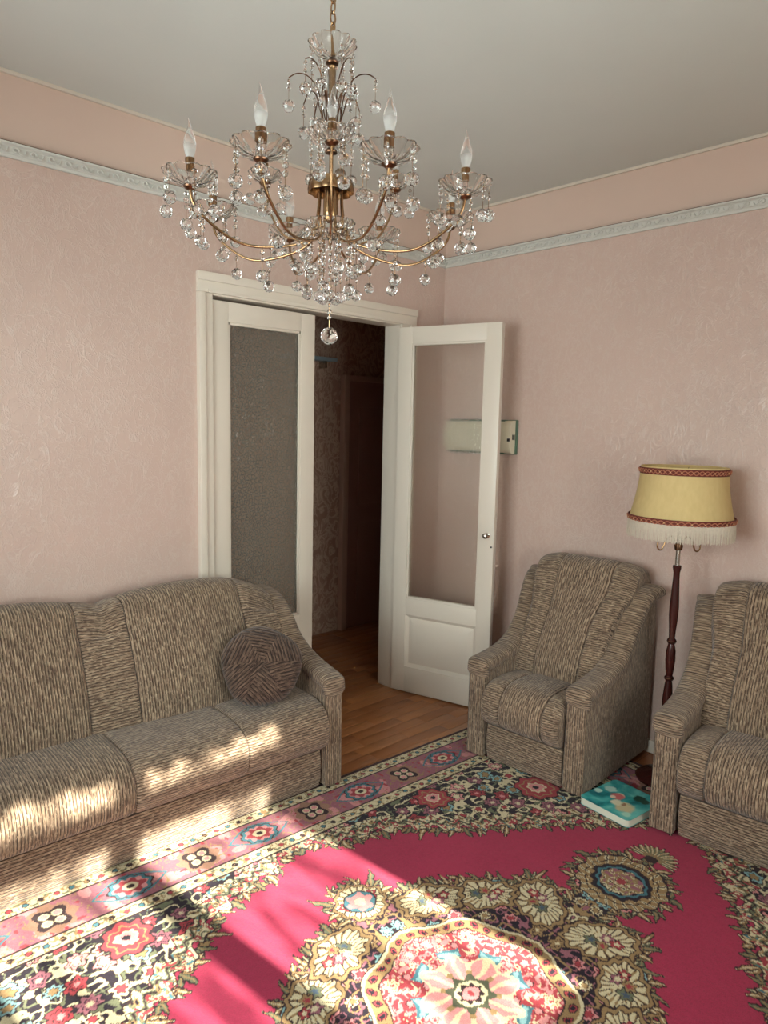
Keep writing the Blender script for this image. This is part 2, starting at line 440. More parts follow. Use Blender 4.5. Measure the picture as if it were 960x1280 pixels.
# crown moulding with its relief, and the cream bead under the ceiling
def moulding(n, p0, p1, inward, bead):
    d = (Vector(p1)-Vector(p0)); L = d.length; ang = math.atan2(d.y, d.x)
    root = empty('trim_%d' % n, (p0[0], p0[1], 0), ang, kind='structure')
    s = 1 if inward else -1
    z0, z1 = 2.389, 2.436
    prof = [(0, z0), (.010, z0), (.012, z0+.010), (.016, z0+.013), (.020, z0+.034), (.030, z0+.040), (.030, z1), (0, z1)]
    m = MB(); v = []; f = []
    for X in (0, L):
        v += [(X, s*a, b) for a, b in prof]
    k = len(prof)
    for j in range(k): f.append((j, (j+1) % k, k+(j+1) % k, k+j))
    f.append(tuple(range(k))[::-1]); f.append(tuple(range(k, 2*k))); m.add(v, f)
    m.build('cornice_strip', M_mould, root)
    MB().box(0, L, *sorted((0, s*.026)), z1, z1+.0035).build('shade_strip', M_brassd, root)  # solid dark strip painting the shade line on top of the moulding
    # scroll pieces
    r = MB()
    a = [(.012*math.cos(t)*(1-t/9), 0, .011*math.sin(t)*(1-t/9)) for t in [i*.5 for i in range(12)]]
    r.tube(a, [.0042-.00015*i for i in range(12)], 6)
    r.tube([(.012, 0, -.004), (.021, 0, -.010), (.030, 0, -.006), (.034, 0, .006)], [.003, .0035, .003, .0015], 6)
    me = r.mesh('scroll', M_mould)
    nn = int(L/.058)
    for i in range(nn):
        link('scroll', me, root, (.018+i*L/nn, s*.0225, z0+.023), (0, 0, 0))
    MB().box(0, L, *sorted((0, s*.012)), ZC-.013, ZC, .002).build('ceiling_bead', M_bead, root)
moulding(1, (XF, YW), (XW, YW), False, 0)
moulding(2, (XW, YB), (XW, YW), True, 0)

# door casing
def casing(name, x0, x1, inner_left):
    m = MB().box(x0, x1, YW-.018, YW+.001, 0, DZ-.0185, .003)
    w = x1-x0
    a, b = (x0, x0+w*.45) if inner_left else (x1-w*.45, x1)
    m.box(a, b, YW-.028, YW-.0175, 0, DZ-.0185, .003); return m
trim = empty('trim_3', (0, 0, 0), 0, kind='structure')
casing('casing', 1.552, 1.622, True).build('casing', M_white, trim)
casing('casing', 2.772, 2.886, False).build('casing', M_white, trim)
m = MB().box(1.552, 2.886, YW-.018, YW+.001, DZ-.018, DZ+.066, .003).box(1.552, 2.886, YW-.028, YW-.0175, DZ+.030, DZ+.066, .003)
m.box(1.60, 2.80, YW-.024, YW-.0175, DZ-.018, DZ-.004, .002); m.build('head_casing', M_white, trim)
MB().box(1.600, 1.624, YW-.010, YW+WT+.004, 0, DZ-.02, .002).build('jamb', M_white, trim)
MB().box(2.762, 2.786, YW-.010, YW+WT+.004, 0, DZ-.02, .002).build('jamb', M_white, trim)
MB().box(1.600, 2.786, YW-.010, YW+WT+.004, DZ-.025, DZ, .002).build('jamb', M_white, trim)

def door_leaf(n, hinge, ang, w, flip, knob=True):
    """local X runs from the hinge stile to the lock stile, -Y is the room face"""
    root = empty('door_%d' % n, hinge, ang, kind='structure'); h = 2.018; st = .081; T = .036
    y0, y1 = (0, T)
    for a, b in ((0, st), (w-st, w)): MB().box(a, b, y0, y1, .008, h, .0015).build('stile', M_white, root)
    gz0, gz1 = .545, h-.085
    for a, b in ((.008, .155), (.452, gz0), (gz1, h)): MB().box(st, w-st, y0, y1, a, b, .0008).build('rail', M_white, root)
    # glazing beads
    for ys in ((y0+.004, y0+.013), (y1-.013, y1-.004)):
        g = MB(); bw = .012
        g.box(st, st+bw, *ys, gz0, gz1, .002).box(w-st-bw, w-st, *ys, gz0, gz1, .002)
        g.box(st, w-st, *ys, gz0, gz0+bw, .002).box(st, w-st, *ys, gz1-bw, gz1, .002); g.build('glazing_bead', M_white, root)
    MB().box(st, w-st, y0+.016, y0+.0195, gz0, gz1).build('glass_pane', M_pane2 if flip else M_pane, root, 0)
    # raised and fielded panel
    px0, px1, pz0, pz1 = st, w-st, .155, .452
    m = MB(); yb = y0+.014
    for yy, sg in ((yb, -1), (y1-.014, 1)):
        o = [(px0, pz0), (px1, pz0), (px1, pz1), (px0, pz1)]
        i1 = [(px0+.018, pz0+.018), (px1-.018, pz0+.018), (px1-.018, pz1-.018), (px0+.018, pz1-.018)]
        i2 = [(px0+.052, pz0+.052), (px1-.052, pz0+.052), (px1-.052, pz1-.052), (px0+.052, pz1-.052)]
        v = [(a, yy-sg*(-.010), b) for a, b in o]+[(a, yy, b) for a, b in i1]+[(a, yy+sg*.009, b) for a, b in i2]
        v = [(a, yy+sg*.010, b) for a, b in o]+[(a, yy-sg*.003, b) for a, b in i1]+[(a, yy+sg*.008, b) for a, b in i2]
        f = []
        for k in range(4):
            for s in (0, 4): f.append((s+k, s+(k+1) % 4, s+4+(k+1) % 4, s+4+k))
        f.append((8, 9, 10, 11))
        if sg > 0: f = [q[::-1] for q in f]
        m.add(v, f)
    m.box(px0, px1, yb+.003, y1-.017, pz0, pz1)
    m.build('door_panel', M_white, root, 20)
    for z in (.25, 1.02, 1.80):
        MB().lathe([(0, 0), (.006, 0), (.006, .08), (0, .08)], 10, Matrix.Translation((-.004, -.003 if not flip else T+.003, z))).build('hinge', M_white, root)
    if knob:
        for sgn, yy in ((-1, y0), (1, y1)):
            Mx = Matrix.Translation((w-.034, yy, .945)) @ Matrix.Rotation(PI/2*(1 if sgn < 0 else -1), 4, 'X')
            MB().lathe([(0, 0), (.013, 0), (.013, .004), (.006, .006), (.006, .022), (.013, .028), (.015, .036), (.010, .043), (0, .045)], 16, Mx).build('door_knob', M_steel, root)
        MB().lathe([(0, 0), (.005, 0), (.005, .002), (0, .002)], 10, Matrix.Translation((w-.012, y0, .885)) @ Matrix.Rotation(PI/2, 4, 'X')).build('keyhole', M_dark, root)
    return root
door_leaf(1, (1.626, YW-.004, 0), 0, .562, False, False)
a_open = math.atan2(-.966, .262)
# the right leaf stands open into the room; its hall face looks at the camera
dl = door_leaf(2, (2.748, 2.765, 0), a_open, .588, True)
dl.scale = (1, 1, 1)

# hall door, its casing and the pale shelf beside it
d3 = empty('door_3', (3.325, HY-.012, 0), 0, kind='structure')
MB().box(0, .80, -.02, .01, .005, 1.80, .003).build('door_slab', M_halldoor, d3)
for (xa, xb) in ((.10, .37), (.45, .72)):
    for (za, zb) in ((.20, .78), (.92, 1.62)):
        MB().box(xa, xb, -.030, -.018, za, zb, .006).build('door_panel', M_halldoor, d3)
MB().box(-.050, 0, -.035, .012, 0, 1.84, .004).build('casing', M_halltrim, d3)
MB().box(.80, .85, -.035, .012, 0, 1.84, .004).build('casing', M_halltrim, d3)
MB().box(0, .80, -.035, .012, 1.80, 1.84, .004).build('casing', M_halltrim, d3)
hs = empty('wall_shelf', (3.0, HY, 1.93), 0, 'small pale blue wall shelf in the dark hall seen beside the closed door leaf', 'shelf')
MB().box(-.25, .17, -.09, 0, -.012, .012, .003).build('shelf_board', simple('pale_blue', (170, 188, 196), .5), hs)
MB().box(-.20, -.185, -.07, 0, -.06, -.012, .002).build('bracket', M_steel, hs); MB().box(.08, .095, -.07, 0, -.06, -.012, .002).build('bracket', M_steel, hs)

# window behind the camera: frame, mullion, transom, panes, curtain
w1 = empty('window_1', ((WX0+WX1)/2, YB-.24, WZ0), 0, kind='structure')
ww = (WX1-WX0)/2; wh = WZ1-WZ0
for a, b in ((-ww, -ww+.05), (ww-.05, ww)): MB().box(a, b, -.03, .03, 0, wh, .004).build('window_frame', M_frame, w1)
for a, b in ((0, .05), (wh-.05, wh)): MB().box(-ww, ww, -.03, .03, a, b, .004).build('window_frame', M_frame, w1)
MB().box(-.095, .015, -.035, .035, 0, wh, .004).build('mullion', M_frame, w1)
zt = 1.875-WZ0
MB().box(-ww, ww, -.03, .03, zt-.065, zt+.06, .004).build('transom', M_frame, w1)
t = NT('clear_pane'); tr = t.new('ShaderNodeBsdfTransparent'); gl = t.new('ShaderNodeBsdfGlossy'); gl.inputs['Roughness'].default_value = .02
fr = t.new('ShaderNodeFresnel'); fr.inputs[0].default_value = 1.4; mx = t.new('ShaderNodeMixShader'); tr.inputs[0].default_value = (.97, .98, .97, 1)
t.l(fr.outputs[0], mx.inputs[0]); t.l(tr.outputs[0], mx.inputs[1]); t.l(gl.outputs[0], mx.inputs[2]); t.l(mx.outputs[0], t.o.inputs['Surface'])
for a, b in ((-ww+.05, -.095), (.015, ww-.05)):
    for c, d in ((.05, zt-.065), (zt+.06, wh-.05)): MB().box(a, b, -.002, .002, c, d).build('pane', t.m, w1, 0)
w2 = empty('fill_window', (XF-.05, (VY0+VY1)/2, VZ0), -PI/2, kind='structure')  # unseen window added to let in sky light as fill
vw = (VY1-VY0)/2; vh = VZ1-VZ0
for a, b in ((-vw, -vw+.05), (-.03, .03), (vw-.05, vw)): MB().box(a, b, -.03, .03, 0, vh, .004).build('window_frame', M_frame, w2)
for a, b in ((0, .05), (vh-.05, vh)): MB().box(-vw, vw, -.03, .03, a, b, .004).build('window_frame', M_frame, w2)
for a, b in ((-vw+.05, -.03), (.03, vw-.05)): MB().box(a, b, -.002, .002, .05, vh-.05).build('pane', t.m, w2, 0)
S('trim_4', MB().box(WX0-.06, WX1+.06, YB-.22, YB+.06, WZ0-.03, WZ0, .005), M_frame)   # sill

def curtain():
    root = empty('lace_curtain', ((WX0+WX1)/2, YB-.11, 2.18), 0, 'white lace curtain with a scalloped valance in the window recess', 'curtain')
    MB().tube([(-ww, 0, 0), (ww, 0, 0)], .006, 8).build('curtain_rod', M_steel, root)
    nx, nz = 150, 40; v = []; f = []
    for j in range(nz+1):
        for i in range(nx+1):
            x = -ww+.01+(2*ww-.02)*i/nx; zz = -j/nz*1.40
            v.append((x, .012*math.sin(x*46)*(0.5+j/nz*.5), zz-.006))
    for j in range(nz):
        for i in range(nx): a = j*(nx+1)+i; f.append((a, a+1, a+nx+2, a+nx+1))
    MB().add(v, f).build('net_panel', M_lace, root, 80)
    v = []; f = []; nz = 8
    for j in range(nz+1):
        for i in range(nx+1):
            x = -ww+.01+(2*ww-.02)*i/nx; dep = .235+.035*abs(math.sin(x*26))+.02*math.sin(x*5+1)
            v.append((x, .03+.010*math.sin(x*60), -.002-j/nz*dep))
    for j in range(nz):
        for i in range(nx): a = j*(nx+1)+i; f.append((a, a+1, a+nx+2, a+nx+1))
    vt = NT('valance_cloth'); vn = vt.noise(vt.mapping((30, 30, 30)), 1, 3)
    vt.set(Base_Color=vt.mix(vn, srgb(225, 222, 210), srgb(240, 238, 228)), Roughness=.8)
    tl = vt.new('ShaderNodeBsdfTranslucent'); tl.inputs[0].default_value = (.8, .79, .72, 1); mx = vt.new('ShaderNodeMixShader'); mx.inputs[0].default_value = .45
    vt.l(vt.b.outputs[0], mx.inputs[1]); vt.l(tl.outputs[0], mx.inputs[2]); vt.l(mx.outputs[0], vt.o.inputs['Surface'])
    MB().add(v, f).build('valance', vt.m, root, 80)
curtain()

# ------------------------------------------------------------------ upholstered furniture
def arm(root, x0, x1, curve, out, yb, zf=.010, flare=0):
    """x0 inner side, x1 outer side (any order); curve: (y,z) of the top, front to back; out = +1/-1 outward direction in X"""
    a, b = min(x0, x1), max(x0, x1)
    cs = chaikin(curve, 2, False)
    body = [(.004, zf)]+[(y+.006 if i == 0 else y, z-.035) for i, (y, z) in enumerate(cs)]+[(yb, cs[-1][1]-.05), (yb, zf)]
    def prof(x): return body
    m = MB(); loft(m, a+.006, b-.006, prof, 3, .004, .012, False, 0); m.build('arm_panel', M_uph, root)
    # padded top swept along the curve
    path = [(-.002, cs[0][1]-.085), (-.008, cs[0][1]-.055), (-.006, cs[0][1]-.022), (.006, cs[0][1]-.006)]+[p for p in cs if p[0] > .02]
    sec = []
    W = (b-a)/2
    for k in range(20):
        th = 2*PI*k/20; c, s = math.cos(th), math.sin(th)
        sec.append((math.copysign(abs(c)**.6, c), math.copysign(abs(s)**.75, s)))
    v = []; f = []; uv = []; n = len(sec); m = MB(); arc = 0
    for i, (y, z) in enumerate(path):
        q0 = path[max(i-1, 0)]; q1 = path[min(i+1, len(path)-1)]
        ty, tz = q1[0]-q0[0], q1[1]-q0[1]; L = math.hypot(ty, tz) or 1; ny, nz = -tz/L, ty/L
        if i: arc += math.hypot(y-path[i-1][0], z-path[i-1][1])
        t = i/(len(path)-1); ex = flare*max(0, (t-.55)/.45)**1.5
        thick = .030 if i > 2 else .018
        if i == 0: thick = .010
        cx = (a+b)/2+out*(ex/2+.003); w = W+.004+ex/2
        if i == 0: w -= .010
        if i == len(path)-1: w -= .012; thick = .018
        for c, s in sec:
            v.append((cx+c*w, y+ny*(s*thick-.022), z+nz*(s*thick-.022)))
        if i < len(path)-1:
            q2 = path[i+1]; d = math.hypot(q2[0]-y, q2[1]-z)
            for k in range(n):
                A = i*n+k; B = i*n+(k+1) % n; f.append((A, B, B+n, A+n))
                u0, u1 = k/n*2.4*w, (k+1)/n*2.4*w
                uv.append([(arc, u0), (arc, u1), (arc+d, u1), (arc+d, u0)])
    f.append(tuple(range(n))[::-1]); uv.append([(0, 0)]*n)
    f.append(tuple(range((len(path)-1)*n, len(path)*n))); uv.append([(v[q][0], v[q][2]) for q in f[-1]])
    m.add(v, f, uv); m.build('armrest', M_uph, root, 50)

def feet(root, pts, h=.022):
    for x, y in pts: MB().lathe([(0, 0 if y < .3 else -.0125), (.016, 0 if y < .3 else -.0125), (.018, h), (0, h)], 12, Matrix.Translation((x, y, 0))).build('foot', M_foot, root)

def make_armchair(loc, rz, label):
    root = empty('armchair', loc, rz, label, 'armchair', 'matching ribbed chenille armchairs')
    HWD, aw = .297, .104
    xi = HWD-aw
    curve = [(0, .448), (.12, .456), (.22, .472), (.31, .512), (.38, .600), (.43, .700), (.485, .772), (.57, .800)]
    arm(root, xi, HWD, curve, 1, .63, flare=.05)
    arm(root, -xi, -HWD, curve, -1, .63, flare=.045)
    # front rail under the seat
    m = MB(); loft(m, -xi+.004, xi-.004, lambda x: [(.012, .006), (.010, .165), (.04, .170), (.06, .165), (.06, .006)], 3, .002, .01, True, 1)
    m.build('front_rail', M_uph, root)
    def seat(x):
        c = .014*(1-(x/xi)**2)
        return [(.34, .20), (.34, .352), (.20, .372+c), (.08, .375+c), (.00, .362+c), (-.040-c, .310), (-.045-c, .235), (-.022, .185), (.03, .172), (.20, .18)][::-1]
    seams = [-xi+.003, -.095, .115, xi-.003]
    for i in range(3):
        m = MB(); loft(m, seams[i]-.0005, seams[i+1]+.0005, seat, 8, .007, .022, i != 1, 2); m.build('seat_panel', M_uph, root)
    # rear shell
    m = MB(); loft(m, -xi-.02, xi+.02, lambda x: [(.50, .03), (.50, .60), (.56, .80), (.62, .80), (.635, .60), (.635, .03)], 3, .01, .03, False, 1); m.build('back_shell', M_uph, root)
    # backrest: bulging cushion, wider head
    def back(x):
        e = abs(x)/.245; dz = .055*max(0, e-.45)**1.6*2.0; b = .020*(1-min(1, e)**2)
        return [(.24, .30), (.245-b, .42), (.310-b, .56), (.400-b, .70), (.450-b, .80-dz*.5), (.468-b*.5, .865-dz), (.52, .893-dz), (.58, .888-dz), (.622, .84-dz), (.635, .70), (.63, .30)]
    # widen the head above the arms: stations are sheared outward with height
    seams = [-.205, -.105, .115, .205]
    for i in range(3):
        m = MB(); loft(m, seams[i]-.0005, seams[i+1]+.0005, back, 9, .007, .022, i != 1, 2)
        nv = []
        for x, y, z in m.v:
            k = max(0, min(1, (z-.62)/.18)); k = k*k*(3-2*k); nv.append((x*(1+.24*k)+.008*k, y, z))
        m.v = nv; m.build('back_panel', M_uph, root)
    feet(root, [(-.24, .05), (.24, .05), (-.24, .58), (.24, .58)])
    return root
make_armchair((2.452, 1.667, .0135), math.radians(-87.5), 'brown ribbed chenille armchair standing nearest the open door, left of the floor lamp')
make_armchair((2.500, .810, .0135), math.radians(-84.5), 'brown ribbed chenille armchair cut by the right edge, right of the floor lamp')

def make_sofa(loc, rz):
    root = empty('sofa', loc, rz, 'long brown ribbed chenille sofa with wavy back below the pink wall', 'sofa')
    H, aw = 1.185, .095; xi = H-aw
    curve = [(0, .462), (.10, .480), (.22, .510), (.32, .565), (.38, .640), (.45, .705), (.54, .730), (.62, .728)]
    arm(root, xi, H, curve, 1, .63); arm(root, -xi, -H, curve, -1, .63)
    m = MB(); loft(m, -xi+.004, xi-.004, lambda x: [(.022, .006), (.020, .160), (.05, .172), (.08, .165), (.08, .006)], 3, .002, .01, True, 1)
    m.build('front_rail', M_uph, root)
    def seat(x):
        c = .006*math.cos(x*6)
        return [(.38, .20), (.38, .372), (.22, .378+c), (.10, .378+c), (.02, .365+c), (-.030, .325), (-.042, .250), (-.024, .195), (.03, .172), (.22, .18)][::-1]
    s = [(-xi, -.72, True), (-.72, -.30, True), (-.30, .30, False), (.30, .72, True), (.72, xi, True)]
    for a, b, sw in s:
        m = MB(); loft(m, a-.0005+(.003 if a == -xi else 0), b+.0005-(.003 if b == xi else 0), seat, 12, .006, .02, sw, 2); m.build('seat_panel', M_uph, root)
    m = MB(); loft(m, -xi-.02, xi+.02, lambda x: [(.48, .03), (.48, .60), (.52, .70), (.60, .70), (.62, .60), (.62, .03)], 3, .01, .03, False, 1); m.build('back_shell', M_uph, root)
    def hh(x):
        k = abs(math.cos(PI*x/.72))**.75 if abs(x) < 1.08 else 0
        return .785+.048*k-(.03*max(0, (abs(x)-.95)/.14))
    def back(x):
        h = hh(x); b = .012*math.cos(x*2*PI/.72)
        return [(.26, .30), (.255-b, .40), (.30-b, .55), (.36-b, .68), (.385-b, h-.10), (.41-b*.5, h-.035), (.455, h-.004), (.52, h), (.575, h-.03), (.60, h-.10), (.60, .30)]
    sm = [-xi-.01, -.93, -.455, -.275, .265, .445, .93, xi+.01]
    sw = [True, False, True, False, True, False, True]
    for i in range(7):
        m = MB(); loft(m, sm[i]-.0005, sm[i+1]+.0005, back, 16, .007, .022, sw[i], 2); m.build('back_panel', M_uph, root)
    feet(root, [(x, y) for x in (-1.12, 0, 1.12) for y in (.06, .56)])
    return root
make_sofa((.652, 2.168, .0132), math.radians(-2.6))

# round velvet cushion
def cushion():
    m = MB(); n, k = 72, 26; R, T = .158, .075
    v = []; f = []; uv = []
    dirs = [0.2, 1.3, -.5, 2.2, .8, 1.8]
    def P(i, j):
        th = 2*PI*i/n; ph = -PI/2+PI*j/k
        rr = R*math.cos(ph)**.62 if math.cos(ph) > 0 else 0
        sec = (th*6/(2*PI)) % 1
        g = 1-.05*math.exp(-(min(sec, 1-sec)/.07)**2)*math.cos(ph)**.3 if math.cos(ph) > 1e-4 else 1
        rr *= (1+.03*math.sin(3*th+1)+.02*math.sin(5*th)); t = T*math.sin(ph)*g*(1-.25*math.exp(-(rr/.035)**2))
        return Vector((rr*math.cos(th), -t, rr*math.sin(th)))
    for j in range(k+1):
        for i in range(n): v.append(P(i, j))
    for j in range(k):
        for i in range(n):
            a = j*n+i; b = j*n+(i+1) % n; q = (a, b, b+n, a+n); f.append(q)
            s = int(i*6/n); d = dirs[s]
            uv.append([(v[x].x*math.cos(d)+v[x].z*math.sin(d), -v[x].x*math.sin(d)+v[x].z*math.cos(d)) for x in q])
    m.add(v, f, uv)
    me = m.mesh('cushion', M_cush, 60)
    o = link('cushion', me, None, (1.548, 2.290, .538), (math.radians(-30), 0, math.radians(-28)))
    tag(o, 'round dark brown ribbed velvet cushion leaning at the right end of the sofa', 'cushion')
cushion()

# ------------------------------------------------------------------ rug
def rug():
    hl, hw, st = 1.56, 1.146, .0036
    nx, ny = int(2*hl/st), int(2*hw/st)
    p = np.linspace(-hl, hl, nx); q = np.linspace(-hw, hw, ny); Pp, Qq = np.meshgrid(p, q)
    rng = np.random.RandomState(4)
    def vnoise(x, y, s):
        # smooth value noise
        X, Y = x/s+500, y/s+500; xi, yi = np.floor(X).astype(int), np.floor(Y).astype(int); fx, fy = X-xi, Y-yi
        fx = fx*fx*(3-2*fx); fy = fy*fy*(3-2*fy); T = rng.rand(256, 256) if False else NT_
        g = lambda a, b: T[a % 256, b % 256]
        return (g(xi, yi)*(1-fx)+g(xi+1, yi)*fx)*(1-fy)+(g(xi, yi+1)*(1-fx)+g(xi+1, yi+1)*fx)*fy
    NT_ = rng.rand(256, 256)
    P, Q = np.abs(Pp), np.abs(Qq)
    wx = (vnoise(P, Q, .03)-.5)*.012; wy = (vnoise(P+7, Q+3, .03)-.5)*.012
    x, y = P+wx, Q+wy
    col = np.zeros(P.shape+(3,))
    c = lambda *a: np.array(srgb(*a)[:3])
    RED, CREAM, TAN, NAVY, TEAL = c(162, 48, 78), c(206, 194, 160), c(150, 122, 84), c(34, 26, 38), c(66, 112, 124)
    MAUVE, PINK, ROSE, GRN, DK = c(146, 92, 104), c(206, 138, 138), c(156, 58, 66), c(104, 108, 84), c(48, 30, 34)
    LTEAL = c(128, 168, 172)
    col[:] = RED
    def put(mask, cc): col[mask] = cc
    def flowers(X, Y, mask, s, pal, leaf, seed, rmin=.30, rmax=.44, outline=DK, petals=(5, 6, 8)):
        """jittered grid of outlined flowers with leaves between them"""
        r = np.random.RandomState(seed); J = r.rand(64, 64, 6)
        n1 = vnoise(X*1+seed, Y*1-seed, s*.33); n2 = vnoise(X*1-seed*2, Y+seed, s*.25)
        lf = np.abs(n1-.5) < .10; put(mask & lf, leaf[0]); lf2 = (np.abs(n2-.5) < .09) & ~lf; put(mask & lf2, leaf[1])
        put(mask & ((np.abs(n1-.5) >= .10) & (np.abs(n1-.5) < .125)), outline)
        gx, gy = np.floor(X/s).astype(int), np.floor(Y/s).astype(int)
        for dx in (-1, 0, 1):
            for dy in (-1, 0, 1):
                a, b = gx+dx, gy+dy; j = J[a % 64, b % 64]
                cx = (a+.5+(j[..., 0]-.5)*.45)*s; cy = (b+.5+(j[..., 1]-.5)*.45)*s
                ddx, ddy = X-cx, Y-cy; rr = np.hypot(ddx, ddy)/s; th = np.arctan2(ddy, ddx)+j[..., 2]*6
                np_ = np.choose((j[..., 3]*3).astype(int) % 3, petals); R = (rmin+(rmax-rmin)*j[..., 4])*(.84+.16*np.cos(np_*th))
                m = mask & (rr < R+.05); put(m, outline)
                idx = (j[..., 5]*len(pal)).astype(int) % len(pal)
                for k, (c1, c2, c3) in enumerate(pal):
                    mk = mask & (idx == k)
                    put(mk & (rr < R), c1); put(mk & (rr < R*.66), c2); put(mk & (rr < R*.56), c1 if k % 2 else c3); put(mk & (rr < R*.30), c3)
    pal = [(PINK, DK, CREAM), (ROSE, DK, PINK), (CREAM, DK, ROSE), (MAUVE, NAVY, CREAM), (LTEAL, NAVY, TAN)]
    def leaf(X, Y, cx, cy, ang, L, W, colr, vein=None, curl=0.0, mask=None):
        ca, sa = math.cos(ang), math.sin(ang)
        near = (np.abs(X-cx) < L*1.2) & (np.abs(Y-cy) < L*1.2)
        jj = np.nonzero(near)
        if len(jj[0]) == 0: return
        u = (X[jj]-cx)*ca+(Y[jj]-cy)*sa; v = -(X[jj]-cx)*sa+(Y[jj]-cy)*ca
        t = np.clip(u/L, 0, 1); v = v-curl*L*t*t
        w = W*(np.sin(np.pi*np.clip(t, 0, 1)**.75)**.8)*(1+.28*np.cos(t*19))
        ins = (u > 0) & (u < L); ok = np.ones(len(u), bool) if mask is None else mask[jj]
        for cond, cc in ((np.abs(v) < w+.0045, DK), (np.abs(v) < w, colr), (np.abs(v) < w*.28, vein if vein is not None else colr)):
            k = ins & cond & ok; col[jj[0][k], jj[1][k]] = cc
    # --- corner spandrels outside the red field
    kx = np.array([0, .06, .12, .20, .35, .42, .54, .66, .80, .95, 1.06, 1.13, 1.19, 1.22, 2.0])
    ky = np.array([.83, .81, .77, .745, .71, .655, .545, .47, .385, .275, .18, .11, .04, -.05, -2])
    fb = np.interp(x, kx, ky); slope = np.gradient(ky, kx); sl = np.interp(x, kx, slope)
    d = (y-fb)/np.sqrt(1+sl**2)
    arcp = x*1.25-y*.6
    sc = .016*np.cos(arcp*2*PI/.155)+.010*np.cos(arcp*2*PI/.07+1)
    d = d+sc
    n1 = vnoise(x, y, .011); n2 = vnoise(x+9, y, .016)
    n3 = vnoise(x+4, y+4, .022)
    fr = (d > -.060*n3*n3*1.3-.004) & (d <= 0)
    rl = np.random.RandomState(11)
    def along_curve(pts, step, out, LL, WW, X, Y):
        pts = np.array(pts); seg = np.hypot(*np.diff(pts, axis=0).T); cum = np.r_[0, np.cumsum(seg)]; k = 0
        for q in np.arange(step*.4, cum[-1], step):
            cx = np.interp(q, cum, pts[:, 0]); cy = np.interp(q, cum, pts[:, 1])
            cx2 = np.interp(q+.01, cum, pts[:, 0]); cy2 = np.interp(q+.01, cum, pts[:, 1]); tg = math.atan2(cy2-cy, cx2-cx)
            a = tg+out*PI/2; big = k % 3 == 0
            for da, f_, cc in ((-.75, .75, TAN), (.75, .75, GRN), (0, 1.15 if big else .8, TAN if k % 2 else GRN)):
                leaf(X, Y, cx-math.cos(a)*.008, cy-math.sin(a)*.008, a+da+rl.uniform(-.2, .2), LL*f_*rl.uniform(.8, 1.15), WW*rl.uniform(.8, 1.1), cc, CREAM if k % 2 else TAN, rl.uniform(-.6, .6))
            k += 1
    along_curve([(a_, b_) for a_, b_ in zip(kx[:-1], ky[:-1])], .052, -1, .062, .0085, x, y)
    put((d > 0) & (d < .006), DK)
    b1 = (d >= .006) & (d < .075); put(b1, CREAM)
    ph = (arcp/.078) % 1
    nn = vnoise(x+5, y+1, .014); nm = vnoise(x-5, y-1, .020)
    put(b1 & (np.abs(nm-.5) < .085), GRN); put(b1 & (np.abs(nm-.5) < .03), DK); put(b1 & (nn > .78), ROSE); put(b1 & (np.abs(nn-.30) < .045), TAN); put(b1 & (nn < .15), TEAL)
    le = b1 & (np.abs(d-.044-.016*np.cos(arcp*2*PI/.156)) < .009); put(le, GRN)
    put(b1 & (np.abs(d-.044-.016*np.cos(arcp*2*PI/.156)) < .0035), DK)
    rr = np.hypot((ph-.5)*.078, d-.026); put(b1 & (rr < .013), ROSE); put(b1 & (rr < .006), CREAM)
    rr = np.hypot((((ph+.5) % 1)-.5)*.078, d-.058); put(b1 & (rr < .011), TAN); put(b1 & (rr < .005), NAVY)
    put((d >= .075) & (d < .081), DK)
    g = d >= .081; put(g, NAVY)
    flowers(x, y, g, .082, pal, (CREAM, GRN), 3)
    # large rosette in each spandrel
    for cx, cy, R0 in ((1.02, .56, .085), (.62, .77, .07)):
        rr = np.hypot(x-cx, y-cy); th = np.arctan2(y-cy, x-cx); R = R0*(1+.10*np.cos(8*th))
        put(rr < R+.007, DK); put(rr < R, ROSE); put(rr < R*.78, TAN); put(rr < R*.70, ROSE); put(rr < R*.45, CREAM); put(rr < R*.36, PINK); put(rr < R*.16, NAVY)
    # --- medallion
    X, Y = x, y
    body = np.full(P.shape, 9.0)
    def ell(cx, cy, a, b, ang):
        u = (X-cx)*math.cos(ang)+(Y-cy)*math.sin(ang); v = -(X-cx)*math.sin(ang)+(Y-cy)*math.cos(ang)
        return (np.hypot(u/a, v/b)-1)*min(a, b), u, v
    carts = [(.440, .108, .118, .078, .9), (.335, .245, .112, .072, -.62), (.180, .335, .118, .074, -.35), (0, .465, .088, .088, 0), (.035, .36, .05, .06, 0), (.47, 0, .05, .05, 0)]
    for cx, cy, a, b, an in carts: body = np.minimum(body, ell(cx, cy, a, b, an)[0])
    body = np.minimum(body, np.hypot(X, Y)-.40)
    rp = np.hypot(X-.735, Y); thp = np.arctan2(Y, X-.735)
    body = np.minimum(body, rp-.142*(1+.06*np.cos(10*thp)))
    body = np.minimum(body, np.maximum(np.abs(Y)-.05, np.abs(X-.56)-.08))
    tha = np.arctan2(Y, X)
    n3 = vnoise(X+4, Y+4, .020)
    fr = (body > 0) & (body < .065*n3*n3*1.3+.006)
    ct = []
    for cx, cy, a, b, an in carts[:4]+[(.735, 0, .148, .148, 0), (.5, 0, .06, .06, 0)]:
        for q in np.arange(0, 2*PI, .050/max(a, .09)*.95):
            ex, ey = a*math.cos(q), b*math.sin(q)
            gx, gy = cx+ex*math.cos(an)-ey*math.sin(an), cy+ex*math.sin(an)+ey*math.cos(an)
            nx_, ny_ = math.cos(q)/a, math.sin(q)/b; ct.append((gx, gy, math.atan2(nx_*math.sin(an)+ny_*math.cos(an), nx_*math.cos(an)-ny_*math.sin(an))))
    k = 0
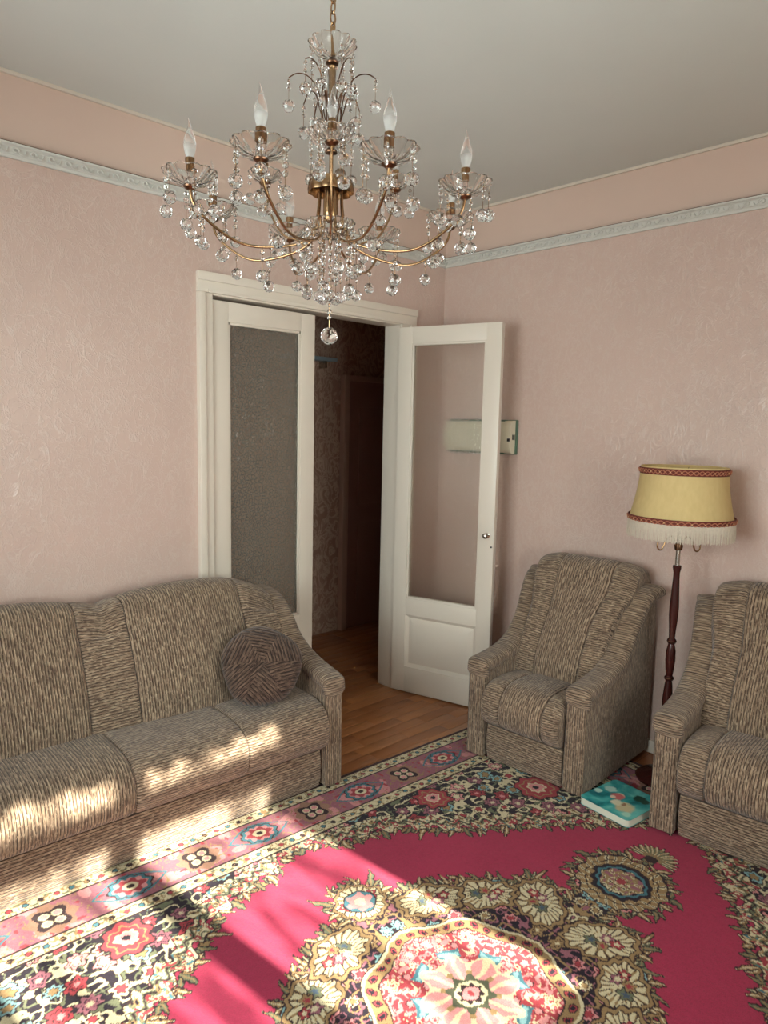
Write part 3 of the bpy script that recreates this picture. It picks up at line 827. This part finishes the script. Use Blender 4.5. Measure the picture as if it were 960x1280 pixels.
    for gx, gy, aa in ct:
        if gx < -.06 or gy < -.06: continue
        for da, f_ in ((-.7, .7), (.7, .7), (0, 1.2 if k % 3 == 0 else .85)):
            leaf(X, Y, gx-math.cos(aa)*.006, gy-math.sin(aa)*.006, aa+da+rl.uniform(-.25, .25), .060*f_*rl.uniform(.75, 1.15), .0085*rl.uniform(.8, 1.1), TAN if (k+int(da > 0)) % 2 else GRN, CREAM if k % 2 else TAN, rl.uniform(-.6, .6))
        k += 1
    ins = body <= 0; put(ins, NAVY)
    flowers(X, Y, ins, .072, [(CREAM, DK, TAN), (TAN, DK, CREAM), (PINK, DK, ROSE), (LTEAL, NAVY, CREAM)], (TAN, MAUVE), 8, .26, .40)
    for i, (cx, cy, a, b, an) in enumerate(carts[:4]):
        e, u, v = ell(cx, cy, a, b, an); tt = np.arctan2(v/b, u/a); e = e+.0045*np.cos(tt*11)+.003*np.cos(tt*5+i)
        put(e < .001, DK); put(e < -.003, TAN); put(e < -.0125, DK); m = e < -.0155; put(m, CREAM)
        rb = np.hypot(u+a*.75, v); ab = np.arctan2(v, u+a*.75); edge_ = (e > -.046)
        put(m & edge_ & (np.cos(tt*22+rb*60) > .55), TAN); put(m & edge_ & (np.cos(tt*22+rb*60) > .88), DK)
        core = m & ~edge_; nn = vnoise(X+i, Y-i, .015)
        put(core & (np.abs(nn-.5) < .06), TAN)
        for (du, dv, q1, q2, np_) in ((-.026, .004, GRN, c(70, 86, 104), 5), (.022, -.010, MAUVE, CREAM, 6), (.004, .020, TAN, ROSE, 5), (.046, .010, ROSE, CREAM, 5)):
            rr = np.hypot(u-du, v-dv); th = np.arctan2(v-dv, u-du); R_ = .0165*(1+.25*np.cos(np_*th))
            put(m & (rr < R_+.003), DK); put(m & (rr < R_), q1); put(m & (rr < R_*.5), q2)
    e = np.hypot(X, Y-.465); put(e < .052, DK); put(e < .048, TEAL); th = np.arctan2(Y-.465, X); put(e < .040*(1+.15*np.cos(6*th)), PINK); put(e < .017, CREAM)
    # pendant rosette
    q10 = 1+.035*np.cos(14*thp)
    put(rp < .146*q10, DK); put(rp < .141*q10, TAN); put((rp < .141*q10) & (np.cos(thp*28+rp*90) > .45) & (rp > .105), CREAM); put((rp < .141*q10) & (np.cos(thp*28+rp*90) > .93), DK)
    put(np.abs(rp-.118*q10) < .002, DK)
    put(rp < .098*(1+.05*np.cos(12*thp)), DK); put(rp < .092*(1+.05*np.cos(12*thp)), NAVY); put(np.abs(rp-.076*(1+.04*np.cos(12*thp))) < .0055, TEAL)
    mm = rp < .066*(1+.08*np.cos(8*thp)); put(mm, TAN); nn = vnoise(X, Y, .014); put(mm & (np.abs(nn-.5) < .10), CREAM); put(mm & (np.abs(nn-.5) > .26), MAUVE); put(mm & (np.abs(nn-.5) < .025), DK)
    put(rp < .018, ROSE)
    # palmette fan beyond the pendant
    rf = np.hypot(X-.93, Y); tf = np.arctan2(Y, X-.93); R = .085*(1+.10*np.cos(26*tf))
    m = (rf < R) & (np.abs(tf) < 1.75); put(m, DK); m = (rf < R-.006) & (np.abs(tf) < 1.70); put(m, TAN)
    put(m & (np.cos(26*tf) < -.35), GRN); put(m & (np.cos(26*tf) > .75) & (rf > .035), CREAM); put(rf < .022, DK)
    # ring
    rc = np.hypot(X, Y); wv = .255+.010*np.cos(8*tha)
    put(rc < wv+.030, DK); put(rc < wv+.026, CREAM); put(rc < wv+.017, TAN)
    ns = 40; ps = (tha/(2*PI)*ns) % 1; rd = np.hypot((ps-.5)*2*PI*.255/ns, rc-wv); put(rd < .0125, DK); put(rd < .0095, ROSE); put(rd < .0065, NAVY)
    m = rc < wv-.019; put(m, DK); m = rc < wv-.023; put(m, ROSE)
    flowers(X, Y, m, .058, [(PINK, ROSE, CREAM), (CREAM, TAN, ROSE), (ROSE, DK, PINK)], (PINK, CREAM), 5, .30, .46, ROSE)
    k8 = np.cos(8*tha)
    put((np.abs(rc-.150-.010*k8) < .016) & (k8 < .2), TEAL); put((np.abs(rc-.150-.010*k8) < .007) & (k8 < .0), LTEAL)
    R = .125*(1+.12*np.cos(8*tha+PI)); put(rc < R+.004, CREAM); put(rc < R-.006, PINK)
    m = rc < R-.006; put(m & (np.cos(16*tha) > .4), CREAM); put((rc < .085) & (np.cos(8*tha) > .55), TAN)
    put(rc < .062*(1+.14*np.cos(8*tha)), GRN*.55); put(rc < .045, CREAM); put(rc < .034*(1+.18*np.cos(8*tha)), DK); put(rc < .024, PINK); put(rc < .010, ROSE)
    # --- borders
    e = np.minimum(hl-P, hw-Q)
    along = np.where(hw-Q < hl-P, Pp+.05, Qq)
    bm_ = e < .298; put(bm_, DK)
    def guard(e0, e1, s, sd):
        m = (e >= e0) & (e < e1); put(m, CREAM); mid = (e0+e1)/2
        t = (along/s) % 1; k = np.floor(along/s).astype(int)
        rr = np.hypot((t-.5)*s, (e-mid)); put(m & (rr < s*.24), DK)
        ng = vnoise(Pp+sd, Qq, .012); put(m & (np.abs(ng-.5) < .07), TAN); put(m & (rr < s*.17) & (k % 3 == 0), ROSE); put(m & (rr < s*.17) & (k % 3 == 1), TEAL)
        z = np.abs(e-mid-.3*(e1-e0)*np.cos(along*2*PI/(2*s))) < .0045; put(m & z & (rr > s*.34), GRN)
    guard(.020, .070, .046, 1); guard(.240, .290, .046, 2)
    put((e > .073) & (e < .236), DK); m = (e > .076) & (e < .233); put(m, MAUVE); me_ = .155
    nb = vnoise(Pp, Qq, .05); put(m & (nb > .60), PINK*.8+MAUVE*.2); nn = vnoise(Pp+3, Qq, .02); put(m & (np.abs(nn-.5) < .03), TAN); put(m & (nn > .83), ROSE)
    per = .475; t = (((along-.2375)/per+.5) % 1-.5)*per; v = e-me_
    # wavy teal vine
    vn = np.abs(np.abs(v)-.050*np.abs(np.cos(along*PI/per+PI*.0)))
    put(m & (np.abs(np.abs(v)-.058*np.cos((np.abs(t)-.2375)/.12*1.57)) < .0045) & (np.abs(t) > .11), TEAL)
    # dark four-lobed rosette
    rr = np.hypot(t, v); th = np.arctan2(v, t); R = .050*(1+.22*np.cos(4*th+PI)); R2 = .070*(1+.10*np.cos(8*th))
    put(m & (rr < R2), TAN*.6+MAUVE*.4); put(m & (rr < R), DK)
    for sx in (-1, 1):
        for sy in (-1, 1):
            r4 = np.hypot(t-sx*.0185, v-sy*.0185); put(m & (r4 < .0155), CREAM); put(m & (r4 < .011), PINK)
    # ringed palmette between
    t2 = ((along/per+.5) % 1-.5)*per; t2 = np.where(True, ((along-.2375+per/2)/per+.5) % 1-.5, 0)*per
    rr = np.hypot(t2*.78, v); th = np.arctan2(v, t2); R = .056*(1+.07*np.cos(10*th))
    put(m & (rr < R), DK); put(m & (rr < R-.004), TEAL); put(m & (rr < R-.014), PINK); put(m & (rr < .034*(1+.2*np.cos(6*th))), ROSE); put(m & (rr < .020), CREAM); put(m & (rr < .010), DK)
    put(e < .020, DK*.9+.1*ROSE); put(e < .012, c(52, 30, 34))
    # yarn irregularity
    col *= (1+.10*(vnoise(Pp*1, Qq*1, .006)[..., None]-.5)+.07*(vnoise(Pp, Qq, .15)[..., None]-.5))
    col = np.clip(col, 0, 1)
    z = .0105+.0012*vnoise(Pp, Qq, .08)+.0008*vnoise(Pp, Qq, .009)
    edge = np.minimum(hl-P, hw-Q); z = np.where(edge < .002, .001, z)
    co = np.stack([Pp, Qq, z], -1).reshape(-1, 3)
    me = bpy.data.meshes.new('rug'); nv = nx*ny; nf = (nx-1)*(ny-1)
    me.vertices.add(nv); me.vertices.foreach_set('co', co.ravel())
    i = np.arange(ny-1)[:, None]*nx+np.arange(nx-1)[None, :]
    quads = np.stack([i, i+1, i+nx+1, i+nx], -1).reshape(-1, 4).astype(np.int32)
    me.loops.add(nf*4); me.loops.foreach_set('vertex_index', quads.ravel())
    me.polygons.add(nf); me.polygons.foreach_set('loop_start', np.arange(nf, dtype=np.int32)*4)
    me.polygons.foreach_set('use_smooth', np.ones(nf, bool))
    me.update(calc_edges=True)
    at = me.color_attributes.new('pile', 'FLOAT_COLOR', 'POINT')
    at.data.foreach_set('color', np.concatenate([col.reshape(-1, 3), np.ones((nv, 1))], 1).astype(np.float32).ravel())
    t = NT('rug_pile'); a = t.new('ShaderNodeAttribute'); a.attribute_name = 'pile'
    n = t.noise(t.mapping((1, 1, 1)), 320, 2, .6)
    t.set(Base_Color=t.mix(t.ramp(n, [(.35, .22), (.6, 0.0)]), a.outputs['Color'], (.03, .02, .02, 1)), Roughness=.95)
    t.b.inputs['Sheen Weight'].default_value = .10; t.b.inputs['Specular IOR Level'].default_value = .1
    t.bump(n, .6, .002)
    me.materials.append(t.m)
    o = link('rug', me, None, (1.37, 1.05, .0), (0, 0, math.radians(-3)))
    tag(o, 'crimson floral rug with cream and navy medallion covering the floor', 'rug')
rug()

# ------------------------------------------------------------------ floor lamp
def floor_lamp(x, y):
    root = empty('floor_lamp', (x, y, .0128), 0, 'floor lamp with dark turned wooden pole and fringed yellow shade between armchairs', 'lamp')
    MB().lathe([(0, 0), (.105, 0), (.108, .010), (.095, .020), (.045, .030), (.024, .045), (0, .045)], 32).build('base', M_wood, root)
    z = .04; pr = [(.0, .04), (.020, .04), (.017, .07), (.013, .10), (.016, .20), (.020, .30), (.021, .36), (.016, .42), (.013, .44), (.019, .447), (.019, .456), (.013, .462), (.017, .49), (.020, .53), (.019, .57), (.013, .600), (.018, .607), (.018, .618), (.012, .626),
                      (.014, .66), (.0185, .72), (.019, .76), (.016, .82), (.013, .88), (.013, .905), (.017, .925), (.017, .935), (0, .937)]
    MB().lathe(pr, 24).build('pole', M_wood, root)
    for zz in (.452, .612):
        MB().lathe([(.0185, zz-.003), (.0205, zz), (.0185, zz+.003)], 24).build('brass_ring', M_brassd, root)
    MB().lathe([(0, .93), (.009, .93), (.009, 1.20), (.013, 1.205), (.013, 1.22), (0, 1.22)], 16).build('stem', M_steel, root)
    MB().lathe([(.0, 1.00), (.015, 1.00), (.018, 1.02), (.013, 1.035), (0, 1.04)], 16).build('collar', M_brassd, root)
    for a in (math.radians(-50), math.radians(130)):
        pts = [(math.cos(a)*r, math.sin(a)*r, zz) for r, zz in ((.012, 1.035), (.03, 1.06), (.05, 1.05), (.058, 1.02), (.066, .998), (.078, .996), (.086, 1.010), (.084, 1.03))]
        MB().tube(chaikin(pts, 2, False), .0032, 8).build('hook_arm', M_brass, root)
    # socket and bulb inside, harp spokes
    MB().lathe([(0, 1.20), (.016, 1.20), (.016, 1.25), (0, 1.25)], 14).build('socket', M_cream, root)
    MB().lathe([(0, 1.25), (.012, 1.25), (.026, 1.28), (.028, 1.30), (.018, 1.325), (0, 1.333)], 18).build('bulb', M_bulb, root)
    sh = []
    zb, zt = 1.118, 1.345
    for i in range(13):
        t = i/12; r = .167+(.205-.167)*((1-t)**1.7); sh.append((r, zb+(zt-zb)*t))
    inner = [(r-.0025, z) for r, z in sh[::-1]]
    shade = MB().lathe(sh+inner+[sh[0]], 72).build('lamp_shade', M_shade, root, 60)
    sp = MB()
    for k in range(3):
        a = k*2*PI/3+.3; sp.tube([(0, 0, 1.245), (.06*math.cos(a), .06*math.sin(a), 1.31), (.165*math.cos(a), .165*math.sin(a), zt-.01)], .0018, 6)
    sp.build('shade_spider', M_steel, root)
    bm = bmesh.new(); bmesh.ops.create_icosphere(bm, subdivisions=1, radius=.0030); kb = MB(); kb.addbm(bm); kme = kb.mesh('braid_knot', M_gold, 60)
    def braid(r, z, rs):
        b = MB().lathe([(r+.001, z-.013), (r+rs*.5, z-.013), (r+.003, z), (r+.003+0*rs, z+.013), (r+.001, z+.013)], 72)
        o = b.build('braid', M_braid, shade, 60)
        n = 26
        w = MB()
        for s in (0, PI):
            pts = [((r+.0045+.0015*math.sin(n*t+s))*math.cos(t), (r+.0045+.0015*math.sin(n*t+s))*math.sin(t), z+.0072*math.sin(n*t+s)) for t in [2*PI*i/416 for i in range(417)]]
            w.tube(pts, .0020, 5)
        w.build('braid_cord', M_braid2, shade, 60)
        for i in range(n):
            t = (i+.5)*2*PI/n; link('braid_knot', kme, shade, ((r+.006)*math.cos(t), (r+.006)*math.sin(t), z))
    braid(.169, zt-.018, 0); braid(.203, zb+.014, 0)
    fm = MB()
    for i in range(430):
        t = 2*PI*i/430; a = t+random.uniform(-.004, .004); L = .062+random.uniform(-.004, .005); r0 = .2045; r1 = r0+random.uniform(-.003, .003)
        fm.tube([(r0*math.cos(t), r0*math.sin(t), zb+.006), (r1*math.cos((t+a)/2), r1*math.sin((t+a)/2), zb-.03), (r1*math.cos(a), r1*math.sin(a), zb-L)], [.0016, .0014, .0011], 4)
    fr = fm.build('fringe', M_fringe, shade, 60); fr['kind'] = 'stuff'
floor_lamp(2.885, 1.237)

# ------------------------------------------------------------------ book and wall unit
def book():
    root = empty('book', (2.545, 1.245, .0135), math.radians(-97), 'teal picture book with rounded white pages on the rug between armchairs', 'book')
    def slab(w, h, z0, z1, r, mat, name):
        pts = []
        for cx, cy, a0 in ((w-r, h-r, 0), (-w+r, h-r, 90), (-w+r, -h+r, 180), (w-r, -h+r, 270)):
            for k in range(7):
                a = math.radians(a0+15*k); pts.append((cx+r*math.cos(a), cy+r*math.sin(a)))
        n = len(pts); v = [(a, b, z0) for a, b in pts]+[(a, b, z1) for a, b in pts]
        f = [tuple(range(n))[::-1], tuple(range(n, 2*n))]+[(i, (i+1) % n, n+(i+1) % n, n+i) for i in range(n)]
        return MB().add(v, f).build(name, mat, root, 30)
    W, H = .113, .120
    t = NT('book_cover'); mp = t.mapping((1, 1, 1)); n = t.noise(mp, 14, 3, .5, .5)
    c = t.ramp(n, [(.35, srgb(20, 110, 118)), (.5, srgb(52, 160, 160)), (.66, srgb(110, 196, 188))])
    sep = t.new('ShaderNodeSeparateXYZ'); t.l(mp, sep.inputs[0])
    def blob(cx, cy, r, colr, base, soft=.35):
        dx = t.math('SUBTRACT', sep.outputs[0], cx); dy = t.math('SUBTRACT', sep.outputs[1], cy)
        d = t.math('SQRT', t.math('ADD', t.math('MULTIPLY', dx, dx), t.math('MULTIPLY', dy, dy)))
        d = t.math('ADD', d, t.math('MULTIPLY', t.math('SUBTRACT', t.noise(mp, 40, 2), .5), r*.8))
        f = t.ramp(t.math('DIVIDE', d, r), [(1-soft, 1.0), (1.0, 0.0)]); return t.mix(f, base, colr)
    for b in ((-.072, .030, .028, srgb(176, 206, 196)), (-.02, .02, .022, srgb(232, 220, 190)), (-.022, .006, .030, srgb(206, 110, 110)), (-.03, -.012, .014, srgb(236, 214, 190)), (.045, -.045, .042, srgb(206, 190, 150)),
              (.03, -.03, .014, srgb(150, 110, 80)), (.005, -.04, .026, srgb(220, 214, 186)), (.045, .06, .03, srgb(24, 70, 56)), (.07, .055, .022, srgb(24, 70, 56)), (-.095, -.02, .018, srgb(190, 222, 210)), (.08, -.085, .02, srgb(180, 220, 200))):
        c = blob(b[0], b[1], b[2], b[3], c)
    t.set(Base_Color=c, Roughness=.3)
    pg = simple('page_board', (226, 226, 210), .6)
    slab(W-.002, H-.002, .0008, .0285, .018, pg, 'pages')
    for i in range(5): slab(W-.0008, H-.0008, .003+i*.0052, .0043+i*.0052, .018, pg, 'board_page')
    slab(W, H, .0285, .0300, .019, t.m, 'cover')
    slab(W, H, 0, .0012, .019, t.m, 'cover')
book()

def wall_unit():
    root = empty('plastic_wall_unit', (XW, 2.238, 1.448), 0, 'cream and green plastic unit mounted on the right wall behind the open door', 'wall unit')
    MB().box(-.014, 0, -.004, .46, -.092, .092, .005).build('backplate', M_green, root)
    # softly bulging cream body
    m = MB(); n = 12; v = []; f = []
    def prof(y): return .064*(1-.22*max(0, 1-y/.05)**2)
    ys = [.006, .02, .05, .1, .2, .3, .42, .45]
    for y in ys:
        for k in range(n+1):
            a = -PI/2+PI*k/n; v.append((-.012-prof(y)*math.cos(a)**.45 if 0 < k < n else -.012, y, .088*math.sin(a)))
    for i in range(len(ys)-1):
        for k in range(n): a = i*(n+1)+k; f.append((a, a+1, a+n+2, a+n+1))
    f.append(tuple(range(n+1))[::-1]); f.append(tuple(range((len(ys)-1)*(n+1), len(ys)*(n+1)))); m.add(v, f); m.build('housing', M_cream, root, 50)
    for z in (.078, -.078): MB().box(-.050, -.010, .05, .44, z-.012, z+.012, .004).build('grille', M_green, root)
    for k in range(3): MB().box(-.040+k*.008, -.0375+k*.008, .0035, .008, -.014, .014).build('vent_slot', M_dark, root)
    MB().box(-.070, -.062, .004, .018, -.022, -.006, .002).build('switch', M_dark, root)
wall_unit()

# ------------------------------------------------------------------ chandelier
def chandelier(cx, cy):
    root = empty('chandelier', (cx, cy, ZC), 0, 'brass and crystal chandelier with candle bulbs and hanging glass balls below the ceiling', 'chandelier')
    Z = -ZC
    def P(r, a, z): return (r*math.cos(a), r*math.sin(a), z+Z)
    T = lambda x, y, z: Matrix.Translation((x, y, z))
    MB().lathe([(0, 0), (.05, 0), (.048, -.012), (.03, -.03), (.008, -.042), (0, -.042)], 24).build('ceiling_rose', M_brass, root)
    lk = MB(); pts = [(.0065*math.cos(t)*(1), 0, .0125*math.sin(t)) for t in [2*PI*i/16 for i in range(17)]]; lk.tube(pts, .0019, 6)
    lme = lk.mesh('chain_link', M_brass); z = 2.63; i = 0
    while z > 2.318: link('chain_link', lme, root, (0, 0, z+Z), (0, 0, PI/2*(i % 2))); z -= .0205; i += 1
    # glass dishes
    def dish(R, h, lobes, depth=.14):
        o = [(.006, 0), (R*.35, .002), (R*.62, h*.25), (R*.85, h*.62), (R, h)]
        o = o+[(R-.001, h+.003)]+[(r-.0035, z+.0035) for r, z in o[::-1][0:4]]+[(.006, .0045)]+[(.006, 0)]
        v = MB(); v.lathe(o, lobes*8, None, lambda t: 1+depth*(abs(math.cos(lobes*t/2))-.5)); return v
    dm = dish(.052, .026, 12).mesh('drip_dish', M_crysf, 40)
    dms = dish(.036, .022, 10).mesh('drip_dish', M_crysf, 40)
    crown = dish(.048, .030, 12, .2).mesh('crown_dish', M_crysf, 40)
    link('crown_dish', crown, root, (0, 0, 2.262+Z)); link('crown_dish', crown, root, (0, 0, 2.086+Z), (0, 0, .2))
    for zz in (2.258, 2.080):
        MB().lathe([(0, -.002), (.013, 0), (.014, .003), (.009, .009), (0, .010)], 18, T(0, 0, zz-.006+Z)).build('collar', M_brassd, root)
    MB().lathe([(0, 2.25), (.0055, 2.25), (.0045, 2.21), (.0045, 1.99), (0, 1.99)][::-1], 12, T(0, 0, Z)).build('stem', M_brass, root)
    MB().lathe([(0, 2.13), (.007, 2.13), (.0115, 2.15), (.0125, 2.18), (.009, 2.22), (.012, 2.245), (0, 2.246)], 12, T(0, 0, Z)).build('stem_glass', M_crys, root, 20)
    MB().lathe([(0, 2.27), (.005, 2.27), (.005, 2.325), (0, 2.325)], 10, T(0, 0, Z)).build('hanger', M_brass, root)
    # gilt hub with a scalloped skirt
    sk = MB().lathe([(.006, 2.026), (.030, 2.024), (.042, 2.018), (.046, 2.000), (.045, 1.992), (.043, 1.998), (.039, 2.014), (.020, 2.018), (.006, 2.019), (.006, 2.026)], 64, T(0, 0, Z), lambda t: 1+.10*abs(math.cos(4*t)))
    sk.build('hub_skirt', M_brass, root)
    MB().lathe([(0, 1.930), (.010, 1.932), (.015, 1.940), (.016, 1.952), (.016, 2.015), (0, 2.02)], 24, T(0, 0, Z)).build('hub', M_brass, root)
    # crystals
    def ball_mesh(name, r, sub=2):
        bm = bmesh.new(); bmesh.ops.create_icosphere(bm, subdivisions=sub, radius=r); m = MB(); m.addbm(bm); return m.mesh(name, M_crys, 0)
    ball = ball_mesh('crystal_ball', .0132); big = ball_mesh('crystal_ball', .0195); bead = ball_mesh('crystal_bead', .0048, 1)
    oct_ = MB().lathe([(0, -.0030), (.0046, -.0022), (.0062, 0), (.0046, .0022), (0, .0030)], 8, Matrix.Rotation(PI/2, 4, 'X')).mesh('crystal_bead', M_crys, 0)
    wire1 = MB().tube([(0, 0, 0), (0, 0, -1)], .0005, 4).mesh('pendant', M_brass)
    wires = {}
    def pendant(x, y, z, spec, b=ball):
        """spec: number of beads above the ball"""
        L = .0135*spec+.020
        key = (spec, b.name)
        if key not in wires: wires[key] = MB().tube([(0, 0, 0), (0, 0, -L)], .0006, 4).mesh('pendant', M_brass)
        p = link('pendant', wires[key], root, (x, y, z), (0, 0, random.random()*6))
        for k in range(spec): link('crystal_bead', oct_ if k % 2 == 0 else bead, p, (0, 0, -.009-.0135*k), (0, 0, random.random()))
        rr = .0132 if b is ball else .0195
        link('crystal_ball', b, p, (0, 0, -L-rr*.75), (random.random(), 0, random.random()*3))
    # sprays of thin wire above the middle dish
    for k in range(6):
        a = math.radians(-45+60*k)
        for R, zt, dz in ((.092, 2.235, .010), (.060, 2.195, .030)):
            aa = a+(.26 if R < .08 else 0)
            q = [P(.014, aa, 2.10), P(.018, aa, 2.14), P(.026, aa, zt-.035), P(R*.55, aa, zt-.004), P(R*.82, aa, zt), P(R, aa, zt-dz)]
            MB().tube(chaikin(q, 2, False), .0013, 6).build('spray_wire', M_brassd, root)
            x, y, zz = q[-1]; pendant(x, y, zz, 2 if R > .08 else 2)
    # bulbs
    bz = [(0, 0), (.0070, 0), (.0090, .006), (.0118, .018), (.0122, .026), (.0104, .037), (.0066, .048), (.0038, .057)]
    bme = MB().lathe(bz, 16)
    tip = []
    bme.tube([(0, 0, .055), (.0006, 0, .062), (.0020, 0, .069), (.0030, 0, .075)], [.0042, .0030, .0018, .0006], 8)
    bme = bme.mesh('candle_bulb', M_bulb, 60)
    sl = MB().lathe([(0, 0), (.0095, 0), (.0095, .024), (.0065, .026), (0, .026)], 16).mesh('candle_socket', M_brass)
    col = MB().lathe([(0, -.006), (.006, -.006), (.013, -.001), (.014, .002), (0, .003)], 16).mesh('collar', M_brassd)
    cup = MB().lathe([(0, 0), (.010, .0), (.011, .010), (.0075, .014), (.0075, .030), (0, .030)], 14).mesh('glass_cup', M_crys, 20)
    def arm_(a, R, ztop, zlow, rlow, s=1.0, dmesh=None, npend=6, mid=True):
        q = [P(.026, a, 2.010), P(.026, a, 1.965), P(.034, a, 1.915), P(.058, a, 1.880), P(rlow, a, zlow), P(rlow+(R-rlow)*.40, a, zlow+(ztop-zlow)*.05), P(rlow+(R-rlow)*.80, a, zlow+(ztop-zlow)*.42), P(R-.004, a, ztop-.03), P(R, a, ztop-.005)]
        q = [(x, y, z) for x, y, z in q]; pts = chaikin(q, 3, False)
        ar = MB().tube(pts, .0029*s, 8).build('arm', M_brass, root, 60)
        x, y, z = P(R, a, ztop)
        link('collar', col, ar, (x, y, z)); link('drip_dish', dmesh, ar, (x, y, z+.001), (0, 0, a))
        link('glass_cup', cup, ar, (x, y, z+.004), (0, 0, 0), (s, s, s)); 
        cs = link('candle_socket', sl, ar, (x, y, z+.030*s), (0, 0, 0), (s, s, s))
        link('candle_bulb', bme, ar, (x, y, z+.055*s), (0, 0, random.random()*6), (s, s, s))
        rd = .050 if dmesh is dm else .034; hd = .024 if dmesh is dm else .020
        for k in range(npend):
            t = a+2*PI*(k+.5)/npend
            pendant(x+rd*math.cos(t), y+rd*math.sin(t), z+hd, 2+(k*2) % 3 + (1 if k == 3 else 0))
        if mid:
            i = len(pts)//2; j = int(len(pts)*.66)
            for kk in (i, j):
                px, py, pz = pts[kk]; pendant(px, py, pz-.002, 2 if kk == i else 1)
    for k in range(8): arm_(math.radians(-64+45*k), .297, 1.960, 1.860, .150, 1.0, dm)
    for k in range(3): arm_(math.radians(-129+120*k), .170, 2.032, 1.905, .085, .8, dms, 4, False)
    # pendants round the two crown dishes
    for zz, n in ((2.262, 6), (2.086, 6)):
        for k in range(n):
            a = 2*PI*k/n+.3; x, y, z = P(.043, a, zz+.016); pendant(x, y, z, 4)
    # lower glass dish and its long strings
    link('lower_dish', dish(.052, .034, 16, .12).mesh('lower_dish', M_crysf, 40), root, (0, 0, 1.896+Z))
    MB().lathe([(0, 1.93), (.004, 1.93), (.004, 1.885), (0, 1.885)][::-1], 10, T(0, 0, Z)).build('lower_stem', M_brass, root)
    for k in range(10):
        a = 2*PI*k/10; x, y, z = P(.050, a, 1.925); pendant(x, y, z, 5 if k % 2 else 8)
    for k in range(5):
        a = 2*PI*k/5+.3; x, y, z = P(.024, a, 1.898); pendant(x, y, z, 7)
    pendant(0, 0, 1.888+Z, 12, big)
chandelier(1.017, 1.243)
